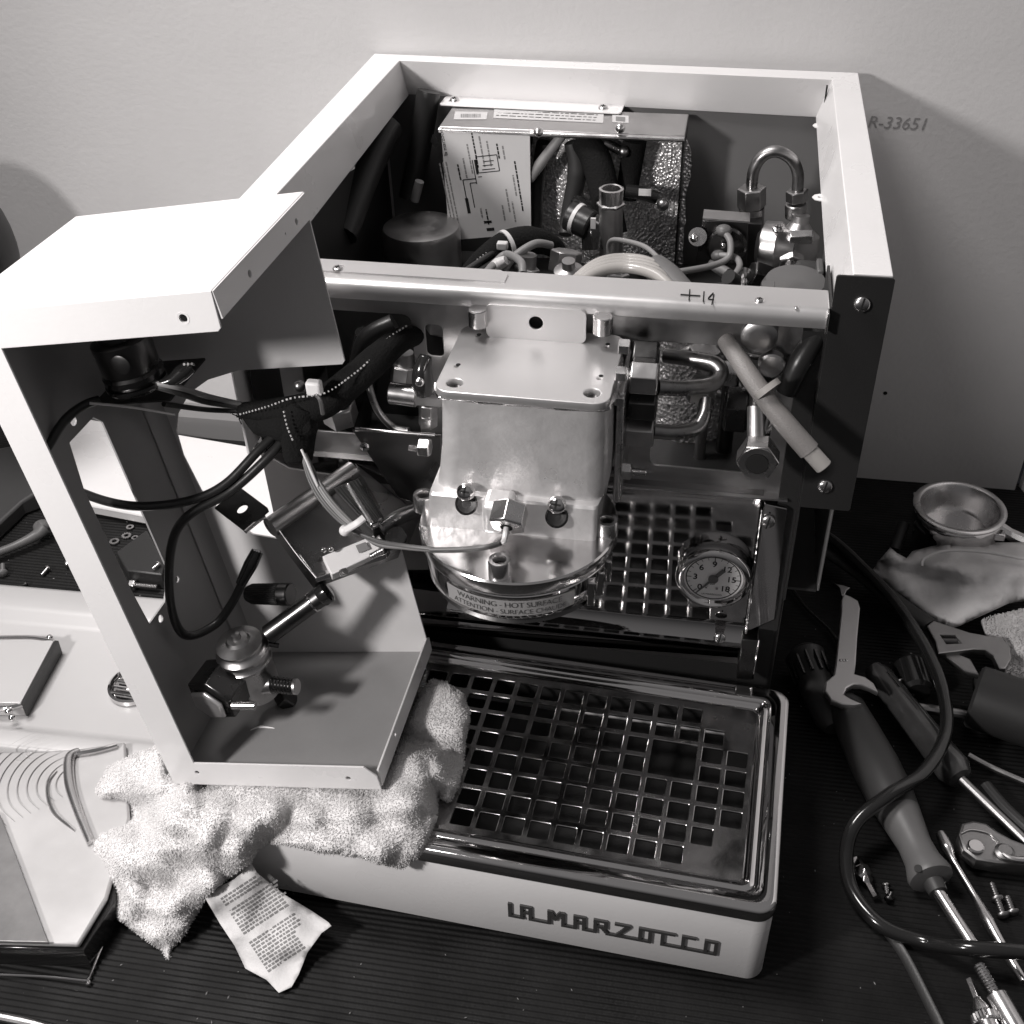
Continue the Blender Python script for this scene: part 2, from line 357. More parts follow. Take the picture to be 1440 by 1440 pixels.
# steel cross bar
g = G(); zb = 33.6
prof = [(.95, 33.55), (-.9, zb)]+[(-1.05-.55*math.sin(t*.2618), zb-.55+.55*math.cos(t*.2618)) for t in range(0, 7)]+[(-1.6, 32.85), (-1.56, 32.6)]
g.sheet(prof, 3.5, 32.95, .14); bar = mk('cross_bar', g, ALU, MC, bev=.05)
plate('bar_flange', [(4, 0), (16.3, 0), (16.3, 1.0), (15.8, 1.4), (4, 1.4)], [circ(7.0, .55, .28)], .12, frame((0, -.45, 33.62), (1, -.01, 0), (0, 1, 0)), ALU, bar)
plate('bar_lip', rrect(15.45, 20.8, 30.95, 32.9, .35), [circ(18.15, 32.0, .38, 24)], .14, frame((0, -1.66, 0), (1, 0, 0), (0, 0, 1)), ALU, bar)
screw('bar_screw', Z(475, 379, 33.66), (0, 0, 1), .3, bar); screw('bar_screw', Z(1068, 423, 33.6), (0, 0, 1), .26, bar)
screw('bar_screw', Z(1120, 433, 33.6), (0, 0, 1), .1, bar, slot='one')
mk('bar_end_cap', G().box(32.85, 32.98, -1.7, .9, 32.4, 33.55), STEEL, bar, bev=.04)
# handwriting on the bar
def stroke(pts, w=.05): return G().tube(pts, w, n=5, sub=4, flat=1)
hw = G()
for l in ([(957, 414), (985, 416)], [(970, 407), (969, 422)], [(990, 410), (989, 424)], [(1003, 412), (996, 420), (1004, 421)], [(1004, 414), (1001, 428)]):
    hw.tube([Z(x, y, 33.63) for x, y in l], .035, n=5, sub=4)
mk('handwritten_mark', hw, INK, bar)
# front plate with its two windows
fp = plate('front_plate', [(2.6, 20.5), (32.4, 20.5), (32.4, 32.9), (2.6, 32.9)],
           [rrect(4.0, 10.85, 22.9, 31.1, .5), rrect(24.4, 31.0, 22.45, 30.5, .4), rrect(11.6, 12.6, 28.6, 30.6, .3)], .15, frame((0, 0, 0), (1, 0, 0), (0, 0, 1)), STEELV, MC)
plate('lower_flange', [(0, 0), (23, 0), (23, 1.0), (0, 1.0)], [], .12, frame((9.4, -.75, 21.2), (1, 0, 0), (0, 1, .0)), STEELV, MC)
# barrel bolts under the bar
for px, py in ((672, 436), (848, 446)):
    p = Y(px, py+4, -2.0); mk('barrel_bolt', G().cyl(p+V((0, 0, -.75)), p+V((0, 0, .25)), .52, ch=.05), STEEL, MC)
# mirror backsplash, lip, trim
TL = -.0375
def my(z): return TL*(z-8)-.0
g = G(); g.sheet([(my(21.3)+.5, 21.4), (my(21.3), 21.3), (my(21.25), 21.25), (my(11.05), 11.05), (my(11), 11), (my(11)-.10, 10.6), (my(11)-.3, 10.2), (my(11)-.72, 9.9), (my(11)-.8, 9.6), (my(11)-.6, 9.0), (my(11)-.05, 8.5), (my(11), 7.4)], .6, 31.05, .1)
ms = mk('mirror_backsplash', g, MIRROR, MC, ang=30)
g = G(); g.hexa([(31.12, -.62, 10.7), (32.75, -.62, 12.0), (32.75, .4, 12.0), (31.12, .4, 10.7)], [(31.12, -.95, 21.0), (32.45, -.95, 20.8), (32.45, .0, 20.8), (31.12, .0, 21.0)])
tr = mk('trim_strip', g, MIRROR, MC, bev=.06)
mk('trim_bead', G().tube([(31.1, -.78, 10.8), (31.08, -.95, 15), (31.05, -1.05, 20.7)], .10), CHROME, MC)
screw('slotted_screw', Y(1080, 733, -1.0), (0, -1, .1), .42, tr, slot='one')
screw('slotted_screw', Y(1012, 897, -1.1), (0, -1, .3), .38, ms, slot='one')
g = G(); g.box(30.9, 31.9, -1.1, .2, 7.0, 10.5); mk('corner_bracket', g, DARKM, MC, bev=.05)
mk('bracket_bead', G().tube([(31.95, -1.1, 10.6), (31.9, -1.1, 7.2)], .06), CHROME, MC)
# ---- pressure gauge
gp = Y(1003, 815, -1.25); gn = V((0, -1, 0)); g = G()
g.lathe([(2.1, 1.1), (2.2, 1.0), (2.2, .5), (2.3, .3), (2.28, .05), (2.12, -.18), (1.95, -.22), (1.82, -.08), (1.78, .12), (1.7, .2)], gp, -gn, 56)
ga = mk('pressure_gauge', g, CHROME, MC, ang=60)
g = G().cyl(gp-gn*.15, gp-gn*.12, 1.78, n=40); mk('dial', g, DIAL, ga)
mk('dial_ring', G().lathe([(1.66, 0), (1.66, .01), (1.60, .01), (1.60, 0)], gp-gn*.115, gn, 48, caps=(0, 0)), INK, ga)
GF = frame(gp-gn*.10, (1, 0, 0), (0, 0, 1))
def gpt(a, r, z=0): return GF @ V((r*math.sin(a), r*math.cos(a), z))
A0, A1 = math.radians(-135), math.radians(135)
for k, t_ in enumerate(('0', '3', '6', '9', '12', '15', '18')):
    a = A0+(A1-A0)*k/6; q = gpt(a, 1.08)
    text('dial_number', t_, .60, frame(q, (1, 0, 0), (0, 0, 1)), INK, ga, ext=.004, off=.008)
tk = G()
for k in range(19):
    a = A0+(A1-A0)*k/18; r1 = 1.32 if k % 3 == 0 else 1.42; e = (gpt(a+.1, 1)-gpt(a-.1, 1)).normalized()*(.022 if k % 3 == 0 else .012)
    p, q = gpt(a, r1), gpt(a, 1.6); u = gn*.008
    tk.hexa([p+e, p-e, q-e, q+e], [p+e+u, p-e+u, q-e+u, q+e+u])
mk('dial_ticks', tk, INK, ga)
text('dial_text', 'bar', .26, frame(gpt(0, -.42), (1, 0, 0), (0, 0, 1)), INK, ga, ext=.003)
text('dial_text', 'LA MARZOCCO', .17, frame(gpt(0, -1.28), (1, 0, 0), (0, 0, 1)), INK, ga, ext=.003)
a = A0-.12; d1 = gpt(a, 1.55, .04); d0 = gpt(a, -.95, .04); e = (gpt(a+1.5708, 1)-gpt(a, 0)).normalized()
g = G(); u = gn*.03; c0 = gpt(0, 0, .04)
g.hexa([d1+e*.03, d1-e*.03, c0-e*.09, c0+e*.09], [d1+e*.03+u, d1-e*.03+u, c0-e*.09+u, c0+e*.09+u])
g.hexa([c0+e*.12, c0-e*.12, d0-e*.13, d0+e*.13], [c0+e*.12+u, c0-e*.12+u, d0-e*.13+u, d0+e*.13+u]); g.cyl(c0, c0+gn*.08, .3)
mk('needle', g, MIDP, ga)
mk('dial_pin', G().cyl(gpt(2.8, .78), gpt(2.8, .78, .06), .09, n=10), STEEL, ga); mk('dial_pin', G().cyl(gpt(3.6, .8), gpt(3.6, .8, .06), .08, n=10), STEEL, ga)
# ------------------------------------------------------------------ GROUP HEAD
gc = V((17.85, -6.35, 1.9)); g = G()
def ring(z, x0, x1, y0, y1, r): return [(x, y, z) for x, y in rrect(x0, x1, y0, y1, r, 6)]
layers = [(22.2, 13.05, 22.25, -7.7, .2, .25), (22.3, 13.05, 22.25, -7.7, .2, .25), (24.55, 13.25, 22.3, -7.65, .2, .25), (24.7, 13.3, 22.32, -7.55, .2, .3), (24.75, 13.5, 22.5, -7.2, .2, .9), (25.4, 13.58, 22.7, -7.12, .2, 1.1), (27, 13.78, 22.75, -7.05, .2, 1.2), (30.3, 14.0, 22.7, -7.0, .2, 1.1)]
N = 28; vs = []; fs = []
for L in layers: vs += ring(*L)
for i in range(len(layers)-1):
    for k in range(N): fs.append((i*N+k, i*N+(k+1) % N, (i+1)*N+(k+1) % N, (i+1)*N+k))
fs += [tuple(range(N))[::-1], tuple(range((len(layers)-1)*N, len(layers)*N))]
g.add(vs, fs); gh = mk('group_head', g, CAST, MC, bev=.05, ang=24)
# welded cap plate
plate('cap_plate', rrect(13.95, 22.8, -7.35, -.25, .8),
      [circ(14.9, -6.45, .42, 20), circ(21.85, -6.35, .42, 20), circ(15.0, -1.5, .12, 8), circ(14.6, -4.8, .12, 8), circ(21.95, -1.6, .12, 8), circ(22.0, -4.9, .12, 8)], .45, frame((0, 0, 30.75), (1, -.012, 0), (0, 1, 0)), ALU, gh, bev=.05)
for x, y in ((15.0, -1.5), (14.6, -4.8), (21.95, -1.6), (22.0, -4.9)): mk('small_hole', G().cyl((x, y-.02, 30.93), (x, y-.02, 30.985), .125, n=12), INK, gh)
for x, y in ((14.9, -6.5), (21.85, -6.5)): mk('bolt_recess', G().lathe([(.41, 0), (.3, -.05), (.1, -.1), (0, -.1)], (x, y, 30.62), (0, 0, 1), 16), DARKM, gh)
wb = G().tube([(14.0, -2, 30.42), (13.98, -6.5, 30.42), (14.8, -7.12, 30.42), (18, -7.12, 30.40), (21.9, -7.12, 30.42), (22.72, -6.3, 30.42), (22.72, -2, 30.4)], [.16, .2, .15, .21, .16, .2, .15], n=8, sub=10)
random.seed(3)
for i, p in enumerate(wb.v): wb.v[i] = p+V([random.uniform(-.03, .03) for _ in range(3)])
mk('weld_bead', wb, STEEL, gh)
# flange disc and collar
mk('flange', G().lathe([(5.0, 0), (5.38, .1), (5.44, .25), (5.44, .85), (5.36, .95), (0, .95)], gc+V((0, 0, 19.65)), (0, 0, 1), 96), FLG, gh, ang=25)
mk('collar', G().lathe([(4.5, .25), (5.05, .3), (5.15, .45), (5.2, 1.2), (5.26, 2.0), (5.1, 2.15)], gc+V((0, 0, 17.5)), (0, 0, 1), 96), CHROME, gh, ang=30)
mk('collar_mouth', G().lathe([(5.0, 0), (4.4, .6), (0, .62)], gc+V((0, 0, 17.45)), (0, 0, 1), 48), DARKM, gh)
# warning label wrapped round the collar
def wrap(x, z, r): t = -1.5708+x/5.25; return (gc.x+r*math.cos(t), gc.y+r*math.sin(t), z)
g = G(); n = 40; vs = []
for i in range(n+1):
    x = -3.6+7.3*i/n+.3
    vs += [wrap(x, 20.1, 5.215), wrap(x, 21.2, 5.29)]
g.add(vs, [(2*i, 2*i+2, 2*i+3, 2*i+1) for i in range(n)]); wl_ = mk('warning_label', g, LABELM, gh)
text('label_text', 'WARNING - HOT SURFACE', .50, None, LBINK, wl_, fn=lambda c: wrap(c.x+.35, 20.88+c.y, 5.3), ext=.003, space=.93, off=-.004)
text('label_text', 'ATTENTION - SURFACE CHAUDE', .45, None, LBINK, wl_, fn=lambda c: wrap(c.x+.35, 20.38+c.y, 5.265), ext=.003, space=.93, off=-.004)
# bayonet notch parts on the right of the collar
for t in (-.55, -.38, -.2):
    p = gc+V((5.2*math.cos(t), 5.2*math.sin(t), 18.6)); mk('collar_lug', G().box(p.x-.25, p.x+.2, p.y-.3, p.y+.3, 19.9+t, 21.3+t*.5), CHROME, gh, bev=.08)
for px, py in ((703, 806), (597, 714), (853, 750)):
    b = Z(px, py, 22.5); sockethead('socket_bolt', V((b.x, b.y, 22.48)), (0, 0, 1), .6, .95, gh, STEEL)
# recessed phillips screws in the cast step
for px, py in ((655, 692), (783, 710)):
    p = Y(px, py, -7.85); ax = V((0, -.8, .6)).normalized()
    mk('screw_pocket', G().lathe([(.62, 0), (.52, .06), (.5, .02), (0, -.02)], p+V((.0, -.02, -.75)), (0, -.75, .65), 24), DARKM, gh)
    sb = mk('screw_shank', G().cyl(p-ax*.8, p, .28), STEEL, gh)
    screw('phillips_screw', p-ax*.05, ax, .50, gh, CHROME, h=.42)
# thermowell boss, hex and white sleeved lead
p = Y(716, 700, -8.0); q = Y(712, 742, -9.6)
mk('thermowell_boss', G().box(16.35, 18.0, -8.9, -7.2, 23.2, 25.2), CAST, gh, bev=.35, seg=3)
ax = V((-.05, -.85, -.45)).normalized()
hx = mk('thermowell_nut', G().hexn(q-ax*1.3, q, 1.0, ref=(0, 0, 1)), STEEL, gh, bev=.05)
mk('nut_bore', G().cyl(q, q+ax*.02, .34, n=16), INK, hx)
mk('sensor_sleeve', G().tube([q-ax*.2+V((0, 0, .05)), q+ax*.5+V((0, 0, -.2)), Z(707, 762, 22.9)], .15), WHITEP, gh)
# side flange, unions and nuts right of the block
mk('side_flange', G().box(22.85, 23.25, -5.2, -.6, 23.3, 30.2), STEEL, MC, bev=.12)
for (x0, y0, x1, y1) in ((870, 487, 874, 505), (866, 525, 870, 540), (864, 560, 868, 575)):
    a = Y(x0, y0, -5.0); mk('flange_bolt', G().hexn(a, a+V((.55, 0, 0)), .42), STEEL, MC)
def nut(px, py, y, r, L, ax=(1, 0, 0), m=BRASS, name='pipe_nut', ref=(0, 0, 1), par=MC):
    c = Y(px, py, y); ax = V(ax).normalized(); return mk(name, G().hexn(c-ax*L/2, c+ax*L/2, r, ref=ref), m, par, bev=.04)
nut(906, 532, -3, .95, 1.5, m=STEEL); nut(904, 568, -3, .95, 1.5, m=DARKM); nut(900, 606, -3, .95, 1.55, m=STEELV); nut(908, 503, -1.5, 1.0, 1.4, m=DARKM)
for py in (533, 606):
    a = Y(872, py, -3); mk('union_stub', G().cyl(a-V((1, 0, 0)), a+V((.7, 0, 0)), .62, ch=.05), BRASS, MC)
nut(880, 662, -4, .52, .65, m=STEEL, name='hex_bolt'); a = Y(888, 663, -4); mk('bolt_thread', threads(a, a+V((.8, 0, 0)), .24), STEEL, MC)
a = Y(868, 662, -4.0); mk('flat_washer', G().cyl(a-V((.1, 0, 0)), a+V((.05, 0, 0)), .6), STEEL, MC); mk('bolt_thread', threads(a-V((1.0, 0, 0)), a, .24), STEEL, MC)
def tube(name, pts, r, m, par=MC, n=12, sub=10, **k): return mk(name, G().tube(pts, r, n=n, sub=sub), m, par, ang=70, **k)
tube('brew_pipe', [Y(925, 545, -3), Y(960, 546, -2.5), Y(1000, 541, -1.5), Y(1014, 526, -.8), Y(1005, 511, -.4), Y(975, 505, 0), Y(935, 500, .5)], .42, PIPE)
tube('brew_pipe', [Y(918, 606, -3), Y(950, 608, -2.6), Y(978, 602, -2), Y(990, 585, -1.4), Y(994, 562, -.6)], .42, PIPE)
nut(985, 548, 0, .9, 1.0, (.1, -.2, 1), BRASS); nut(990, 500, 1.5, .9, 1.0, (.1, -.2, 1), BRASS); nut(1022, 525, 1.6, .8, 1.2, (1, 0, 0), BRASS)
nut(1035, 575, 3, 1.5, 1.4, (1, 0, 0), DARKM); nut(1052, 520, 3, 1.3, 3, (0, 0, 1), DARKM)
tube('brew_pipe', [Y(958, 500, 2), Y(985, 490, 2), Y(1040, 500, 2.5), Y(1060, 560, 3)], .35, PIPE)
tube('drain_hose', [Y(1085, 560, 3), Y(1095, 590, 2), Y(1078, 605, 2), Y(1090, 560, 2.5)], .28, PIPE)
# foil boiler seen through the right window
def crinkle(g, amp, sc, seed):
    for i, p in enumerate(g.v): g.v[i] = p+V(noise.noise_vector(p*sc+V((seed, 0, 0))))*amp
g = G(); vs = []; nx, nz = 40, 50
for j in range(nz+1):
    for i in range(nx+1):
        a = math.pi*(.9+1.2*i/nx); vs.append((26.2+2.6*math.cos(a), 7+2.6*math.sin(a), 17+14*j/nz))
g.add(vs, [(j*(nx+1)+i, j*(nx+1)+i+1, (j+1)*(nx+1)+i+1, (j+1)*(nx+1)+i) for j in range(nz) for i in range(nx)]); crinkle(g, .12, 2.2, 5)
mk('boiler_wrap', g, FOIL, MC, ang=180); tube('boiler_rod', [(27.2, 3, 18), (27.2, 3, 31)], .35, STEELV); tube('boiler_rod', [(28.6, 4, 18), (28.6, 4, 31)], .5, DARKM)
# braided hose ending in a white tube
hp = [Y(1020, 478, -.4), Y(1035, 500, -1.4), Y(1062, 540, -2.6), Y(1100, 590, -3.6), Y(1150, 648, -4.4)]
hs = tube('braided_hose', hp[:4]+[Y(1138, 634, -4.2)], [.46, .5, .53, .55, .57], SLEEVE)
g = G(); a, b = Y(1128, 622, -4.1), Y(1159, 657, -4.5); ax = (b-a).normalized(); L = (b-a).length
g.lathe([(.42, 0), (.455, .02), (.455, L-.04), (.42, L), (.27, L), (.24, L-.05), (.24, L-.7), (0, L-.71)], a, ax, 28); mk('hose_end', g, CLEAR, hs)
p = Y(1076, 543, -2.9); mk('hose_clamp_ring', G().lathe([(.54, 0), (.74, .03), (.74, .34), (.54, .37)], p, (hp[3]-hp[2]), 28), CLEAR, hs)
# loose pipe with big union nut
pa, pb_ = Y(1063, 572, -1.4), Y(1063, 640, -3.0)
tube('loose_pipe', [pa, pb_], .46, STEELV); mk('pipe_thread', threads(pa-V((0, 0, .0)), pa-(pb_-pa).normalized()*.8, .36), BRASS, MC)
ax = V((-.03, -1, .02)).normalized(); c = Y(1065, 652, -4.2)
un = mk('union_nut', G().hexn(c-ax*1.25, c, 1.13, ref=(1, 0, .1), ch=.06), STEEL, MC, bev=.05)
mk('nut_bore', G().lathe([(.95, 0), (.95, .05), (.62, .05), (.6, -.02)], c, ax, 28, caps=(0, 0)), STEEL, un); mk('bore_shadow', G().cyl(c+ax*.03, c+ax*.08, .58), INK, un)
tube('drain_hose', [Y(1150, 470, 0), Y(1125, 510, -.7), Y(1105, 552, -1)], [.55, .62, .55], RUBBER); p = Y(1135, 512, -1.0); screw('pipe_screw', p, (0, -1, .2), .2, MC)
for px, py, r in ((1068, 468, .95), (1085, 508, .7)):
    c = Y(px, py, -.4); mk('round_stud', G().lathe([(r, 0), (r, .5), (r*.85, .62), (r*.5, .66), (0, .67)], c, (0, -1, 0), 24), STEELV, MC)
# left window: cable run, lever valve, nut
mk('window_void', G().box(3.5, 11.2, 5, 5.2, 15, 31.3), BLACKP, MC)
tube('black_hose', [Y(520, 470, 3), Y(512, 520, 3), Y(500, 600, 3.5)], [.9, 1.0, .9], BLACKG); tube('black_hose', [Y(555, 455, 2), Y(515, 480, 1.5), Y(500, 540, 1.5)], .6, RUBBER)
tube('thin_pipe', [Y(518, 540, .5), Y(530, 575, -.2), Y(552, 600, -.4), Y(575, 606, -.6)], .22, PIPE)
a = Y(548, 552, -2.2); mk('valve_barrel', G().cyl(a, a+V((1.6, 0, -.1)), .62, ch=.06), STEEL, MC)
a = Y(592, 553, -2.6); vb = mk('valve_body', G().hexn(a+V((-.2, 0, 0)), a+V((1.6, 0, 0)), .75), STEELV, MC)
g = G(); c = Y(596, 522, -3.3); pts = [Y(599, 500, -3.1), Y(594, 520, -3.4), Y(595, 541, -3.5), Y(598, 553, -3.5)]
lv = mk('valve_lever', G().tube(pts, [.32, .52, .62, .5], n=14, sub=8), BLACKG, MC, ang=80); screw('pipe_screw', Y(590, 537, -4.1), (0, -1, .3), .26, lv)
for py in (575, 590): nut(602, py, -2.6, .55, .8, (.1, 0, 1), BRASS)
nut(477, 578, -1.6, 1.05, 1.5, (0, -.3, 1), BRASS); mk('pipe_thread', threads(Y(477, 566, -1.6), Y(478, 553, -1.6), .8), DARKM, MC)
nut(597, 629, -4.2, .55, .7, (1, 0, 0), STEEL, name='hex_bolt'); a = Y(575, 630, -4.2); mk('bolt_thread', threads(a, a+V((.75, 0, 0)), .2), STEEL, MC)
g = G(); fr_ = [Y(495, 605, -1.2), Y(620, 612, -1.2), Y(625, 720, -1.2), Y(560, 700, -1.1)]
g.hexa([q+V((0, .12, 0)) for q in fr_], fr_); mk('lower_bracket', g, DARKSTEEL, MC, bev=.04)
tube('bracket_fold', [Y(500, 603, -1.3), Y(560, 608, -1.4), Y(612, 612, -1.4)], .12, STEEL)
screw('pipe_screw', Y(513, 628, -1.5), (0, -1, .3), .3, MC)
# ------------------------------------------------------------------ INSIDE THE MACHINE
# electronics box under the rear rail, with labels
eb = mk('electronics_box', G().box(6.3, 24.0, 26.2, 30.8, 31.9, 32.4), STEELV, MC, bev=.06)
mk('box_side', G().box(23.85, 24.0, 26.3, 30.8, 15, 31.9), DARKM, eb); mk('box_back', G().box(6.3, 23.9, 30.6, 30.8, 15, 31.9), DARKIN, eb)
mk('box_lip', G().tube([(6.3, 26.15, 32.15), (15, 26.15, 32.15), (24.0, 26.15, 32.15)], .2), STEEL, eb)
def flat(name, pts, m, parent): # thin printed patch
    a, b, c, d = [V(p) for p in pts]; nn = (b-a).cross(d-a).normalized()*.02
    return mk(name, G().hexa([a, b, c, d], [a+nn, b+nn, c+nn, d+nn]), m, parent)
bl = flat('barcode_label', [Z(638, 168, 32.42), Z(684, 168, 32.42), Z(686, 158, 32.42), Z(640, 157, 32.42)], PAPER, eb)
g = G(); random.seed(5); x = 648
while x < 676:
    w = random.choice((.5, .9, 1.4)); g.box(*[0]*6) if 0 else g.hexa([Z(x, 165, 32.45), Z(x+w, 165, 32.45), Z(x+w, 160, 32.45), Z(x, 160, 32.45)], [Z(x, 165, 32.46), Z(x+w, 165, 32.46), Z(x+w, 160, 32.46), Z(x, 160, 32.46)]); x += w+random.choice((.8, 1.2))
mk('barcode', g, GREYINK, bl)
tl = flat('text_label', [Z(694, 166, 32.42), Z(848, 173, 32.42), Z(849, 161, 32.42), Z(695, 154, 32.42)], PAPER, eb)
def lines(name, fr, x0, x1, ys, h, m, parent, z=.02, gap=.12, seed=1, wmin=.15, wmax=.6):
    """rows of tiny printed words"""
    random.seed(seed); g = G()
    for y in ys:
        x = x0
        while x < x1:
            w = random.uniform(wmin, wmax); e = min(x1, x+w)
            vs = [(x, y, z), (e, y, z), (e, y+h, z), (x, y+h, z)]
            g.add([fr @ V(p) for p in vs], [(0, 1, 2, 3)]); x = e+gap
    return mk(name, g, m, parent)
lines('label_text', frame(Z(697, 164, 32.42), (1, -.035, 0), (0, 1, 0)), 0, 7.4, [.15, .75, 1.3], .16, GREYINK, tl)
dl = flat('data_matrix_label', [Z(861, 172, 32.42), Z(884, 173, 32.42), Z(884, 163, 32.42), Z(861, 162, 32.42)], PAPER, eb)
flat('data_matrix', [Z(866, 170, 32.45), Z(879, 171, 32.45), Z(879, 165, 32.45), Z(866, 164, 32.45)], GREYINK, dl)
# wiring diagram sheet hanging down
DS = [Y(632, 338, 26.0), Y(747, 328, 26.0), Y(745, 183, 26.0), Y(620, 179, 26.0)]
ds = flat('wiring_diagram_sheet', DS, PAPER, MC)
dfr = frame(DS[0]+V((0, -.03, 0)), DS[1]-DS[0], DS[3]-DS[0]); DW = (DS[1]-DS[0]).length; DH = (DS[3]-DS[0]).length
def vtext(s, x, y, size, ):  # vertical text reading upward
    f2 = dfr @ Matrix.Translation(V((x, y, .0))) @ Matrix.Rotation(math.radians(90), 4, 'Z'); text('diagram_text', s, size, f2, INK, ds, ext=.003)
vtext('la marzocco', 1.1, DH-1.1, .42)
g = G(); c = V((.45, DH-1.0, 0))
g.add([dfr @ (c+V(p)) for p in ((0, -.55, 0), (.3, 0, 0), (0, .55, 0), (-.3, 0, 0))], [(0, 1, 2, 3)]); mk('diagram_logo', g, INK, ds)
rfr = dfr @ Matrix.Rotation(math.radians(90), 4, 'Z')
lines('diagram_text', rfr, .6, DH-2.6, [-.55, -.8, -1.05], .1, GREYINK, ds, z=0, seed=2, gap=.06)
for k, (y, a, b) in enumerate(((-1.9, 4.6, 5.8), (-2.4, 4.7, 6.2), (-2.9, 5.0, 7.2), (-3.4, 5.4, 8.0), (-3.9, 5.4, 7.7), (-4.4, 5.4, 7.3), (-5.1, 5.9, 7.0), (-5.5, 5.8, 6.8), (-3.0, 1.6, 2.3), (-3.4, 1.0, 2.2), (-5.2, 1.8, 3.6), (-5.5, 1.0, 2.6), (-6.2, 1.8, 5.6), (-4.7, 1.2, 2.4), (-5.9, 3.0, 4.6))):
    lines('diagram_text', rfr, a, b, [y], .12, INK if k % 3 == 0 else GREYINK, ds, z=0, seed=10+k, gap=.05, wmax=.4)
g = G()
def seg(x0, y0, x1, y1, w=.035):
    p, q = V((x0, y0, 0)), V((x1, y1, 0)); e = (q-p).normalized().cross(V((0, 0, 1)))*w; g.add([dfr @ (a_) for a_ in (p+e, p-e, q-e, q+e)], [(0, 1, 2, 3)])
for l in ((2.0, 3.0, 2.0, 4.6), (2.0, 4.6, 3.0, 4.6), (2.5, 2.4, 2.5, 4.3), (2.5, 4.3, 3.0, 4.3), (3.0, 4.2, 3.0, 6.0), (3.2, 4.7, 3.5, 4.7), (3.3, 5.0, 3.3, 6.2), (3.3, 6.2, 4.9, 6.2), (4.9, 6.2, 4.9, 5.0), (3.6, 5.2, 4.6, 5.2), (3.7, 5.5, 4.5, 5.5), (3.8, 5.8, 4.6, 5.8), (4.9, 5.0, 3.3, 5.0)): seg(*l)
seg(2.0, 2.0, 2.0, 3.2, .12); seg(3.0, 1.2, 3.6, 1.2, .1); seg(3.1, .6, 3.7, .6, .12); seg(3.2, 4.9, 3.2, 6.0, .08); mk('diagram_lines', g, INK, ds)
# tank / pump canister with brushed lid
c = Z(592, 318, 25.6); mk('round_canister', G().lathe([(2.85, -6), (2.95, -.3), (2.85, 0), (2.5, .08), (0, .12)], c, (0, 0, 1), 56), STEELV, MC, ang=40)
tube('inner_hose', [Y(603, 128, 31), Y(588, 220, 30), Y(575, 280, 29)], [.9, .9, .8], BLACKP); tube('inner_hose', [Y(590, 255, 27), Y(583, 282, 27)], .35, GREYW)
tube('inner_hose', [Y(545, 175, 28), Y(510, 250, 24), Y(480, 330, 20)], 1.2, BLACKP)
# foil wall behind the hoses
g = G(); nx, nz = 70, 56; vs = [(12.3+12*i/nx, 29.8-1.2*math.sin(3.14*i/nx), 20+12*j/nz) for j in range(nz+1) for i in range(nx+1)]
g.add(vs, [(j*(nx+1)+i, j*(nx+1)+i+1, (j+1)*(nx+1)+i+1, (j+1)*(nx+1)+i) for j in range(nz) for i in range(nx)])
crinkle(g, .5, .35, 1); crinkle(g, .16, 1.6, 3); mk('foil_insulation', g, FOIL, MC, ang=180)
tube('black_hose', [Y(815, 196, 27.5), Y(838, 225, 27), Y(852, 280, 26), Y(862, 330, 25)], [1.1, 1.15, 1.1, 1.1], FABRIC)
tube('black_hose', [Y(893, 196, 28), Y(888, 230, 28), Y(880, 280, 27.5)], [.9, .85, .8], FABRIC)
tube('grey_cable', [Y(803, 200, 27), Y(812, 240, 27), Y(800, 300, 27), Y(795, 330, 26)], [.5, .75, .6, .5], GREYP)
tube('grey_cable', [Y(792, 188, 26.5), Y(760, 230, 26.5), Y(745, 252, 26.5)], [.35, .42, .35], GREYW)
tube('black_hose', [Y(765, 200, 28), Y(755, 260, 28), Y(752, 330, 27)], .55, BLACKP)
tube('pipe_elbow', [Y(850, 200, 27.5), Y(865, 208, 27.5), Y(878, 216, 27.5)], .35, PIPE); mk('pipe_ball', G().sph(Y(877, 213, 27), .4), BRASS, MC)
for px, py in ((757, 186), (872, 180)): mk('small_bolt', G().sph(Y(px, py, 26.1), .38), STEEL, MC)
tube('black_hose', [Y(880, 268, 26), Y(905, 272, 26), Y(925, 278, 26)], .5, BLACKG); mk('hose_tag', G().box(*[Y(908, 270, 25.4)[0]-.5, Y(908, 270, 25.4)[0]+.4, 25.3, 25.35, Y(908, 270, 25.4)[2]-.25, Y(908, 270, 25.4)[2]+.25]), WHITEP, MC)
mk('pipe_ball', G().sph(Y(932, 288, 25.5), .45), BRASS, MC)
# vertical valve with open brass socket and clamped hose
a, b = Y(861, 350, 20), Y(859, 290, 20)
sv = mk('valve_riser', G().cyl(a-V((0, 0, 3)), b, .82, n=28), STEELV, MC); mk('riser_socket', G().hexn(b, b+V((0, 0, .3)), .98), STEEL, sv)
mk('socket_mouth', G().lathe([(.62, 0), (.82, .05), (.84, 1.0), (.7, 1.05), (.62, 1.0), (.6, .3), (0, .28)], b+V((0, 0, .25)), (0, 0, 1), 28), STEEL, sv)
mk('socket_bore', G().cyl(b+V((0, 0, .6)), b+V((0, 0, .62)), .58), INK, sv)
a, b = Y(800, 302, 21), Y(832, 318, 20.3); mk('clamped_hose', G().cyl(a, b, 1.05, n=28, ch=.12), RUBBER, MC)
d = (b-a).normalized(); mk('hose_clamp', G().lathe([(1.06, 0), (1.12, .02), (1.12, .3), (1.06, .32)], a+d*.55, d, 28), WHITEP, MC)
mk('clamp_tab', G().box(a.x+1.7, a.x+2.05, 19.6, 19.8, a.z-1.2, a.z+.4), WHITEP, MC)
tube('black_hose', [Y(812, 284, 23), Y(822, 300, 21.5), Y(836, 322, 20.5), Y(838, 350, 20)], [.5, .7, 1.0, 1.0], BLACKG)
